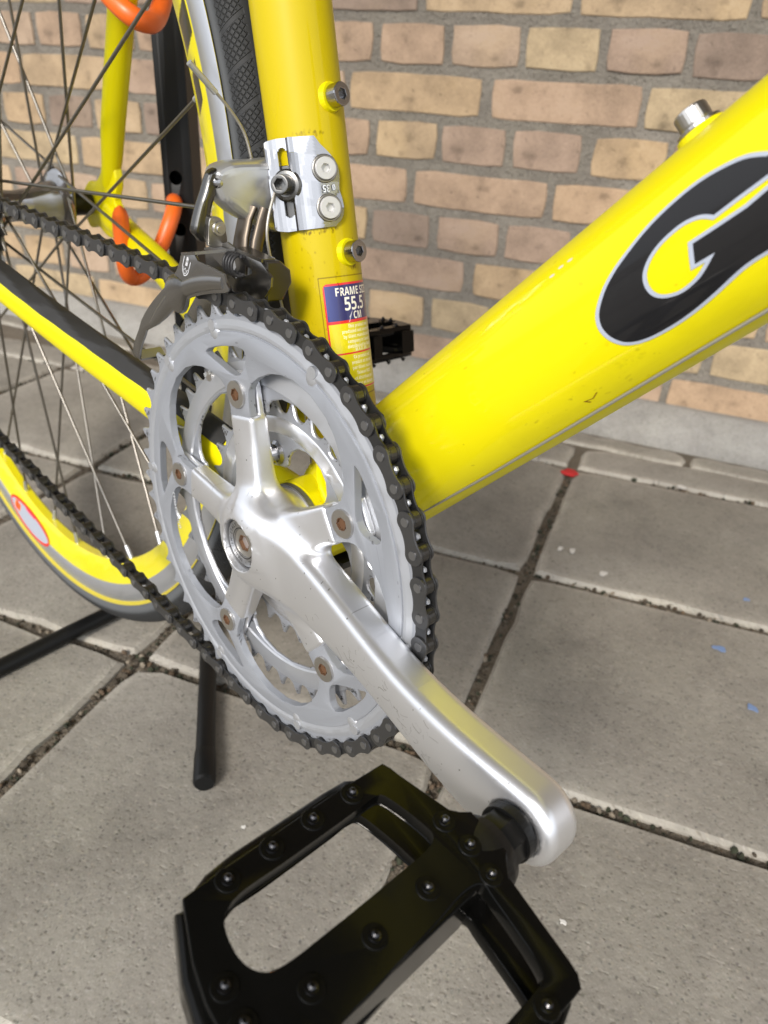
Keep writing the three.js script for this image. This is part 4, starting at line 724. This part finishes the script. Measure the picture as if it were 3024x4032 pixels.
  mesh('cage_plate', extrude(ip, 0.0442, 0.0454, 0.0003, 0.5, 2), plateM, fd);
  mesh('cage_lip', (() => { const g = new THREE.BoxGeometry(0.019, 0.0013, 0.007); g.rotateZ(-0.04); g.translate(-0.0238, 0.1222, 0.0428); return g; })(), plateM, fd);
  mesh('cage_shoulder', yz([[122, 45], [121.6, 38], [117.5, 32.5], [112, 31.5], [105, 36], [105, 45]], -0.0185, -0.0125, 0.0009, 0.3, 2), darkSteel, fd);
  const shield = canvasTex(128, 192, (c, w, h) => { c.clearRect(0, 0, w, h); c.strokeStyle = 'rgb(240,242,246)'; c.lineWidth = 9; c.beginPath(); c.moveTo(14, 30); c.lineTo(16, 120); c.quadraticCurveTo(24, 166, 64, 184); c.quadraticCurveTo(104, 166, 112, 120); c.lineTo(114, 24); c.stroke(); c.fillStyle = 'rgb(240,242,246)'; c.beginPath(); c.moveTo(50, 16); c.lineTo(64, 4); c.lineTo(80, 16); c.lineTo(82, 84); c.lineTo(50, 96); c.closePath(); c.fill(); c.fillStyle = 'rgb(120,120,116)'; c.fillRect(56, 40, 7, 22); c.fillRect(68, 34, 7, 22); c.strokeStyle = 'rgb(235,238,242)'; c.lineWidth = 6; c.beginPath(); c.moveTo(30, 116); c.lineTo(48, 140); c.lineTo(64, 112); c.lineTo(82, 138); c.lineTo(98, 108); c.moveTo(36, 140); c.lineTo(64, 168); c.lineTo(94, 138); c.stroke(); });
  { const g = new THREE.PlaneGeometry(0.0062, 0.0098); g.rotateZ(-0.42); g.translate(-0.0420, 0.1152, 0.06468); mesh('shield_emblem', g, std(1, 1, 1, { map: shield, alphaTest: 0.45, metalness: 0.5, roughness: 0.4 }), fd); }
  // cable down from the body, and its free crimped end sticking up
  mesh('derailleur_cable', sweep(spline([[-0.036, 0.150, 0.022], [-0.031, 0.1297, 0.0315], [-0.0305, 0.111, 0.0275], [-0.03, 0.0934, 0.0222], [-0.026, 0.05, 0.012], [-0.018, -0.022, 0.004]], 50, false), 0.00068, 8), M.cable, fd);
  mesh('derailleur_cable', sweep(spline([[-0.055, 0.186, 0.0485], [-0.055, 0.1764, 0.0367], [-0.055, 0.1652, 0.0267], [-0.0548, 0.153, 0.0222]], 30, false), 0.00068, 8), M.cable, fd);
  mesh('cable_crimp', sweep([[-0.055, 0.1895, 0.0525], [-0.055, 0.1795, 0.0405]], 0.00125, 10), M.alloy, fd);
}
// --- pedals
function pedal(name, label, open = false) {
  const p = partGroup(name); p.userData.label = label;
  const mm = (l) => l.map(([x, y]) => [x / 1000, y / 1000]);
  const plan = mm([[-37.7, 108], [-38.4, 125], [-38.2, 165], [-37.6, 179.6], [-22.3, 186], [-12.6, 188.4], [2, 189.7], [17, 188.4], [27, 186], [42.6, 179.6], [43.2, 165], [43.8, 125], [43.6, 111.5], [41, 109.3], [37, 108.2], [24.8, 106], [12, 103.6], [9, 101], [6.5, 98], [-8.9, 97], [-11, 100], [-13.5, 102.2], [-31.2, 106.4], [-35, 107]]);
  const hb = spline(mm([[-30.6, 119], [-30.4, 126.5], [-30.1, 152.7], [-30, 168], [-27.6, 174], [-19.3, 176.9], [-12.8, 176.2], [-8.9, 173], [-7.7, 167.7], [-7.4, 154.7], [-7.5, 131.7], [-8.4, 114.5], [-10.5, 112], [-15, 112], [-27.5, 114.6], [-30, 116]]), 70);
  const hf = spline(mm([[36, 121], [36.2, 130], [36, 154], [35.4, 168], [33, 174], [25, 176.9], [18, 176.2], [13, 173], [11, 167.7], [10.2, 154.7], [8.4, 131.7], [7.2, 115.5], [9, 111.6], [13, 112.2], [32.6, 116], [35.4, 117.5]]), 70);
  const T = new THREE.Matrix4().makeBasis(V3(1, 0, 0), V3(0, 0, 1), V3(0, -1, 0)); // plan (w, z) laid flat, extrusion downwards
  const flat = (sh, n0, n1, bev, cr = 0.6) => extrude(sh, -n1, -n0, bev, cr, 3).applyMatrix4(T);
  const full = () => { const s = shapeOf(plan); s.holes.push(pathOf(hb), pathOf(hf)); return s; };
  const low = () => { const s = shapeOf(plan); s.holes.push(pathOf(hb.map(([x, z]) => [Math.max(x * 1.30 + 0.0028, -0.0378), z > 0.15 ? z : z])), pathOf(hf.map(([x, z]) => [Math.min(0.0415, (x - 0.0085) * 1.2 + 0.0085), z]))); return s; };
  const bar = (pts) => shapeOf(mm(pts));
  const pinSpots = [[-35, 123.2], [-35.2, 138.2], [-35, 152.9], [-34.6, 167.7], [-13, 183], [-3.5, 184], [16, 183], [-11.5, 106.5], [8.5, 107.6], [-1.5, 105.9], [0, 125.3], [0.6, 146], [0.2, 166.8], [40.4, 122.6], [40.4, 138], [40.2, 153], [39.6, 168]];
  const bosses = pinSpots.map(([w, z]) => { const g = lathe([[0.0001, 0], [0.0037, 0], [0.0034, 0.0005], [0.0024, 0.0006], [0.0001, 0.0003]], 20); g.rotateX(-Math.PI / 2); g.translate(w / 1000, 0.0115, z / 1000); return g; });
  const body = merge([...bosses, flat(full(), 0.0062, 0.0116, 0.00045), flat(low(), -0.0116, -0.0066, 0.00045),
    flat(bar([[-7.2, 98], [6.5, 98], [9, 115], [9.8, 150], [10.8, 176], [-7.4, 176], [-7.2, 150]]), -0.0104, 0.0104, 0.0008),
    ...(open ? [[-42, -36.5], [38, 44]].flatMap(([a, b]) => [[110, 117], [138, 146], [166, 178]].map(([c, d]) => flat(bar([[a, c], [b, c], [b, d], [a, d]]), -0.0080, 0.0080, 0.0008))) : [flat(bar([[-42.5, 119], [-43, 128], [-43, 160], [-42, 170], [-39, 178], [-36, 180], [-35.2, 118], [-38, 112]]), -0.0068, 0.0070, 0.0022),
    flat(bar([[38.8, 113], [44, 113], [48, 126], [48, 160], [47, 170], [44, 178], [40, 180]]), -0.0068, 0.0070, 0.0022)]),
    flat(shapeOf(mm([[-37, 177], [42, 177], [42.5, 181.5], [27, 189], [12, 192.5], [2, 193.5], [-8, 192.5], [-22, 189], [-38, 181.5]])), -0.0068, 0.0070, 0.003)]);
  mesh('body', body, M.pedal, p);
  const pin = lathe([[0.0001, 0], [0.0019, 0], [0.0017, 0.0006], [0.0012, 0.0008], [0.0011, 0.0016], [0.0006, 0.0021], [0.0001, 0.0021]], 14);
  for (const [w, z] of pinSpots) for (const s of [1, -1]) { const q = mesh('pedal_pin', pin, M.pin, p); q.position.set(s > 0 ? w / 1000 : w < -30 ? -0.0404 : w > 30 ? 0.0425 : w / 1000, s > 0 ? 0.0118 : -0.0114, z / 1000); q.rotation.x = -Math.PI / 2 * s; }
  mesh('axle', merge([lathe([[0.0001, 0.070], [0.0072, 0.070], [0.0072, 0.083], [0.0098, 0.083], [0.0098, 0.0862], [0.0001, 0.0862]], 40), disc(0.0092, 0.0855, 0.0955, 0.0006, 8), lathe([[0.0001, 0.0945], [0.0118, 0.0945], [0.0128, 0.0975], [0.0118, 0.104], [0.0001, 0.104]], 40)]), M.black, p);
  return p;
}
const pedalAt = (p, phi, psi) => { const v = V3(Math.cos(phi), Math.sin(phi), 0).multiplyScalar(CL); p.position.copy(OFF).add(v); p.rotation.z = psi; return p; };
const pedalR = pedalAt(pedal('pedal', 'black platform pedal with metal grip pins on the near crank'), PHI, -8 * D2R);
{
  const p = pedal('pedal', 'black platform pedal on the far side of the bicycle', true);
  p.position.copy(OFF).add(V3(-Math.cos(PHI), -Math.sin(PHI), 0).multiplyScalar(CL)); p.rotation.set(0, Math.PI, 0); p.rotation.order = 'ZYX'; p.rotation.z = 11 * D2R;
  const P = spline([[0, 0, -0.05], [-0.02, 0, -0.058], [-0.09, 0, -0.067], [-0.15, 0, -0.073], [-CL - 0.012, 0, -0.0745]], 24, false);
  const a = part('far_crank_arm', sweep(P, P.map((_, i) => [lerp(0.0155, 0.0125, Math.min(1, i / 14)), 0.0068]), 24), M.polish); a.rotation.z = PHI;
}
// --- rear wheel
{
  const w = partGroup('rear_wheel'); w.position.add(HUB); w.userData.label = 'rear wheel with yellow deep rim and black tyre';
  const side = (a) => lathe(a, 220);
  const rimTex = canvasTex(2048, 64, (c, W, H) => { // black lettering fragments on the yellow rim wall
    c.fillStyle = Y8; c.fillRect(0, 0, W, H); const X = (d) => (((d % 360) + 360) % 360) / 360 * W; c.fillStyle = 'rgb(26,22,14)';
    for (const [a, b, y0, y1] of [[33, 28.4, 0.08, 0.8], [27.6, 23.4, 0.1, 0.78], [22.6, 18, 0.3, 0.72], [42, 38, 0.1, 0.8], [37, 34, 0.1, 0.8]]) { const x0 = X(b), x1 = X(a); c.beginPath(); c.moveTo(x0, H * y1); c.lineTo(x1 - 6, H * y1); c.lineTo(x1, H * y0); c.lineTo(x0 + 6, H * y0); c.closePath(); c.fill(); }
  });
  const rimG = merge([side([[0.2835, -0.0036], [0.2828, 0], [0.2835, 0.0036]]), side([[0.2835, 0.0036], [0.2855, 0.0056], [0.2905, 0.0072], [0.2975, 0.0088], [0.3022, 0.0095]]), side([[0.3022, -0.0095], [0.2975, -0.0088], [0.2905, -0.0072], [0.2855, -0.0056], [0.2835, -0.0036]])]);
  { const p = rimG.attributes.position, u = rimG.attributes.uv; for (let i = 0; i < p.count; i++) { const x = p.getX(i), y = p.getY(i), r = Math.hypot(x, y); let a = Math.atan2(y, x) / TAU; if (a < 0) a += 1; u.setXY(i, a, clamp((r - 0.2835) / 0.0187, 0.02, 0.98)); } for (let i = 0; i < p.count; i += 3) { const m = Math.max(u.getX(i), u.getX(i + 1), u.getX(i + 2)); for (let k = 0; k < 3; k++) if (m - u.getX(i + k) > 0.5) u.setX(i + k, u.getX(i + k) + 1); } }
  const rt = rimTex; rt.wrapS = THREE.RepeatWrapping; const rim = mesh('rim', rimG, phys(1, 1, 1, { map: rt, roughness: 0.4, clearcoat: 0.8, clearcoatRoughness: 0.1 }), w);
  for (const s of [1, -1]) mesh('brake_track', side([[0.3022, 0.0095 * s], [0.3028, 0.0099 * s], [0.3095, 0.0101 * s], [0.3162, 0.0105 * s], [0.3170, 0.0100 * s], [0.3170, 0.008 * s]]), M.alloy, w);
  // oval sticker on the rim wall
  { const tex = canvasTex(512, 128, (c, W, H) => { c.clearRect(0, 0, W, H); c.fillStyle = 'rgb(172,178,190)'; c.strokeStyle = 'rgb(220,40,26)'; c.lineWidth = 14; c.beginPath(); c.ellipse(W / 2, H / 2, W / 2 - 10, H / 2 - 10, 0, 0, TAU); c.fill(); c.stroke(); c.fillStyle = 'rgb(240,120,10)'; c.fillRect(60, 40, 70, 40); c.fillStyle = 'rgb(225,50,20)'; c.fillRect(80, 34, 16, 50); c.fillRect(108, 44, 12, 36); c.fillStyle = 'rgb(232,60,90)'; c.fillRect(190, 14, 120, 12); });
    const p = [], n = [], uv = [], ix = []; for (let i = 0; i <= 30; i++) for (let j = 0; j <= 3; j++) { const a = lerp(-106.5, -90, i / 30) * D2R, t = j / 3, r = lerp(0.2885, 0.314, t), z = (r < 0.3022 ? lerp(0.0066, 0.0095, (r - 0.2885) / 0.0137) : lerp(0.0095, 0.0104, (r - 0.3022) / 0.014)) + 0.0008; p.push(r * Math.cos(a), r * Math.sin(a), z); n.push(0, 0, 1); uv.push(i / 30, 1 - t); }
    for (let i = 0; i < 30; i++) for (let j = 0; j < 3; j++) { const q = i * 4 + j; ix.push(q, q + 1, q + 4, q + 1, q + 5, q + 4); } const g = new THREE.BufferGeometry(); g.setAttribute('position', new THREE.Float32BufferAttribute(p, 3)); g.setAttribute('normal', new THREE.Float32BufferAttribute(n, 3)); g.setAttribute('uv', new THREE.Float32BufferAttribute(uv, 2)); g.setIndex(ix); mesh('rim_sticker', wind(g), std(1, 1, 1, { map: tex, alphaTest: 0.5, roughness: 0.4 }), w, 'grey oval sticker edged in red'); }
  // tyre with moulded tread
  const tread = dataTex(1024, (u, v) => { // u around (one repeat), v across -1..1
    const y = Math.abs(v * 2 - 1), a = u * 6; let h = 0.62; const ph = a + y * 0.9; const band = y > 0.16 && y < 0.62;
    const ch = Math.abs(((ph * 1.0) % 1 + 1) % 1 - 0.5); if (band && ch > 0.43) h = 0.12;
    if (band && ch <= 0.40) { const g1 = (((a * 5 + y * 9) % 1) + 1) % 1, g2 = (((a * 5 - y * 9) % 1) + 1) % 1; if (g1 < 0.16 || g2 < 0.16) h = 0.1; }
    return h;
  }, false, 256);
  tread.repeat.set(20, 1);
  const prof = []; for (let i = 0; i <= 24; i++) { const a = lerp(-2.35, 2.35, i / 24); prof.push([0.3248 + 0.0127 * Math.cos(a), 0.0127 * Math.sin(a)]); }
  const ty = new THREE.LatheGeometry(prof.map((p) => new THREE.Vector2(p[0], p[1])), 256); ty.rotateX(Math.PI / 2);
  mesh('tyre', ty, std(0.088, 0.094, 0.099, { roughness: 0.7, bumpMap: tread, bumpScale: 0.0012, map: dataTex(8, (u, v) => { const q = 0.2 + 0.8 * smooth(0.55, 0.72, Math.abs(v * 2 - 1)); return [q, q, q]; }, false, 256) }), w);
  for (const s of [1, -1]) mesh('tyre_stripe', side([[0.3168, 0.0101 * s], [0.3178, 0.0114 * s], [0.3184, 0.0118 * s], [0.3194, 0.0122 * s]]), std(0.46, 0.38, 0.03, { roughness: 0.7 }), w);
  mesh('valve', (() => { const g = lathe([[0.0001, 0], [0.003, 0], [0.003, 0.03], [0.0022, 0.032], [0.0022, 0.04], [0.0001, 0.04]], 14); return frame(g, V3(0.284 * Math.cos(2.2), 0.284 * Math.sin(2.2), 0), V3(-Math.cos(2.2), -Math.sin(2.2), 0), V3(0, 0, 1)); })(), M.steel, w);
  mesh('hub', merge([lathe([[0.0001, -0.044], [0.008, -0.044], [0.0095, -0.0405], [0.0150, -0.0395], [0.0260, -0.0368], [0.0272, -0.0355], [0.0272, -0.0335], [0.0258, -0.0325], [0.0175, -0.0310], [0.0158, -0.024], [0.0125, -0.012], [0.0112, 0], [0.0118, 0.009], [0.0150, 0.0145], [0.0225, 0.0160], [0.0235, 0.0175], [0.0235, 0.0195], [0.022, 0.0205], [0.014, 0.0215], [0.0001, 0.0215]], 56)]), std(0.52, 0.52, 0.525, { metalness: 1, roughness: 0.24 }), w);
  mesh('axle', merge([lathe([[0.0001, -0.06], [0.0086, -0.06], [0.0092, -0.058], [0.0092, -0.045], [0.0001, -0.044]], 28), lathe([[0.0001, -0.085], [0.0075, -0.084], [0.011, -0.08], [0.012, -0.0745], [0.012, -0.0688], [0.0001, -0.0685]], 28), lathe([[0.0001, 0.0625], [0.006, 0.0625], [0.011, 0.069], [0.011, 0.082], [0.0001, 0.083]], 28)]), M.black, w);
  const sp = [], N = 32, HB = 0.0212;
  const spokeG = new THREE.CylinderGeometry(0.0011, 0.0011, 1, 8); spokeG.rotateX(Math.PI / 2); const nip = lathe([[0.0001, 0], [0.0016, 0], [0.0019, 0.003], [0.0017, 0.012], [0.0001, 0.0125]], 10);
  const R0 = 20.6; // rim angle of a nipple
  for (let j = 0; j < N; j++) {
    const ra = (R0 + j * 360 / N) * D2R, left = j % 2 === 0, lead = Math.floor(j / 2) % 2 ? 1 : -1, ha = ra + lead * 67 * D2R, fz = left ? -0.0345 : 0.0185, outb = lead * 0.0017;
    const hb_ = left ? 0.0245 : HB, a = V3(hb_ * Math.cos(ha), hb_ * Math.sin(ha), fz + outb), b = V3(0.2845 * Math.cos(ra), 0.2845 * Math.sin(ra), left ? -0.0012 : 0.0012), o = mesh('spoke', spokeG, M.spoke, w);
    o.position.copy(a).add(b).multiplyScalar(0.5); o.scale.z = a.distanceTo(b); o.quaternion.setFromUnitVectors(V3(0, 0, 1), b.clone().sub(a).normalize());
    const n = mesh('nipple', nip, M.alloy, w); n.position.copy(b); n.quaternion.setFromUnitVectors(V3(0, 0, 1), a.clone().sub(b).normalize());
  }
  const cogs = [12, 13, 14, 15, 17, 19, 21, 23].reverse();
  cogs.forEach((t, i) => { const rp = 0.0127 / 2 / Math.sin(Math.PI / t), z = 0.026 + i * 0.00465; const s = shapeOf(toothed(t, rp + 0.0024, 90 + i * 7)); mesh('sprocket', extrude(s, z - 0.0009, z + 0.0009, 0.0002, 0.5, 1), M.grimySteel, w); });
}
{ // rear derailleur, only its pulley cage reaches into view
  const rd = partGroup('rear_derailleur'); const pc = [[-0.3815, -0.0435], [-0.392, 0.021]];
  for (const [x, y] of pc) { const g = shapeOf(toothed(11, 0.0242, 40)); g.holes.push(pathOf(circlePath(0.008, 20))); const o = mesh('pulley', extrude(g, 0.0633, 0.0657, 0.0003, 0.5, 1), M.black, rd); o.position.set(x, y, 0); }
  for (const z of [0.0695, 0.0595]) { const pts = []; for (let i = 0; i <= 10; i++) { const a = Math.PI + i / 10 * Math.PI; pts.push([-0.3815 + 0.0175 * Math.cos(a), -0.0435 + 0.0175 * Math.sin(a)]); } for (let i = 0; i <= 10; i++) { const a = i / 10 * Math.PI; pts.push([-0.392 + 0.014 * Math.cos(a), 0.021 + 0.014 * Math.sin(a)]); } const s = shapeOf(pts); s.holes.push(pathOf(circlePath(0.009, 20, -0.3815, -0.0435))); mesh('cage_plate', extrude(s, z - 0.0008, z + 0.0008, 0.0003, 0.5, 1), M.black, rd); }
  mesh('body', sweep([[-0.392, 0.024, 0.072], [-0.402, 0.04, 0.078], [-0.405, 0.058, 0.074]], 0.011, 20), M.grimySteel, rd);
}
// ------------------------------------------------------------------ the display stand that holds the bicycle
{
  const s = thing(group('bike_stand'), 'black steel bike stand with orange coated hooks behind the rear wheel', 'bike stand');
  const bx = -0.2795, bz = -0.2485; s.position.set(bx, 0, bz);
  const yaw = Math.atan2(0.4387, 0.568) - 0.35; // post turned to the open side
  const H = 0.86, wd = 0.0245, fr = shapeOf([[-wd / 2, 0.02], [wd / 2, 0.02], [wd / 2, H], [-wd / 2, H]]);
  for (const y of [0.3445, 0.384, 0.305, 0.265, 0.62, 0.66, 0.70]) fr.holes.push(pathOf(circlePath(0.0052, 20, -0.0015, y)));
  const box = (x0, x1, z0, z1) => { const g = new THREE.BoxGeometry(x1 - x0, H - 0.02, z1 - z0); g.translate((x0 + x1) / 2, (H + 0.02) / 2, (z0 + z1) / 2); return g; };
  const pg = merge([extrude(fr, wd / 2 - 0.002, wd / 2, 0.0007, 0.5, 2), box(-wd / 2 + 0.0002, -wd / 2 + 0.0022, -wd / 2, wd / 2 - 0.0018), box(wd / 2 - 0.0022, wd / 2 - 0.0002, -wd / 2, wd / 2 - 0.0018), box(-wd / 2 + 0.002, wd / 2 - 0.002, -wd / 2 + 0.0003, -wd / 2 + 0.0023), (() => { const g = new RoundedBoxGeometry(wd + 0.001, 0.004, wd + 0.001, 2, 0.001); g.translate(0, H + 0.001, 0); return g; })()]);
  mesh('post', pg, M.stand, s, 'upright black post with a row of holes').rotation.y = yaw;
  const foot = (x, z) => { const v = V3(x - bx, 0, z - bz), L = v.length(), g = merge([lathe([[0.0001, L - 0.03], [0.0080, L - 0.03], [0.0083, L - 0.027], [0.0083, L - 0.002], [0.0070, L], [0.0001, L]], 28), lathe([[0.0001, 0], [0.0074, 0], [0.0074, L - 0.02], [0.0001, L - 0.02]], 28)]); const o = mesh('foot', g, M.stand, s); o.position.y = 0.0085; o.quaternion.setFromUnitVectors(V3(0, 0, 1), v.normalize()); };
  foot(-0.1135, -0.0045); foot(-0.375, 0.09);
  mesh('socket', (() => { const g = new RoundedBoxGeometry(0.045, 0.05, 0.045, 3, 0.004); g.translate(0, 0.026, 0); return g; })(), M.stand, s).rotation.y = yaw;
  const W = (p) => { const v = V3(...p).add(OFF).applyQuaternion(bicycle.quaternion); return [v.x - bx, v.y, v.z - bz]; };
  mesh('hook', curveTube([[-0.3215, 0.087, -0.0485], [-0.3245, 0.066, -0.0500], [-0.3298, 0.037, -0.0545], [-0.3355, 0.0295, -0.0625], [-0.3375, 0.031, -0.0720], [-0.3330, 0.049, -0.0845], [-0.3325, 0.071, -0.0960], [-0.3420, 0.082, -0.1060], [-0.3600, 0.082, -0.1150]].map(W), 0.0062, 60, 18, true), M.orange, s, 'lower orange hook under the far chain stay');
  mesh('hook', curveTube([[-0.3050, 0.226, -0.0360], [-0.2893, 0.2145, -0.0385], [-0.2780, 0.2065, -0.0450], [-0.2805, 0.2045, -0.0560], [-0.2920, 0.2075, -0.0690], [-0.3020, 0.2185, -0.0800], [-0.3180, 0.2300, -0.0930], [-0.3560, 0.2360, -0.1150]].map(W), 0.0064, 60, 18, true), M.orange, s, 'upper orange hook round the far seat stay');
}

renderer.render(scene, camera);
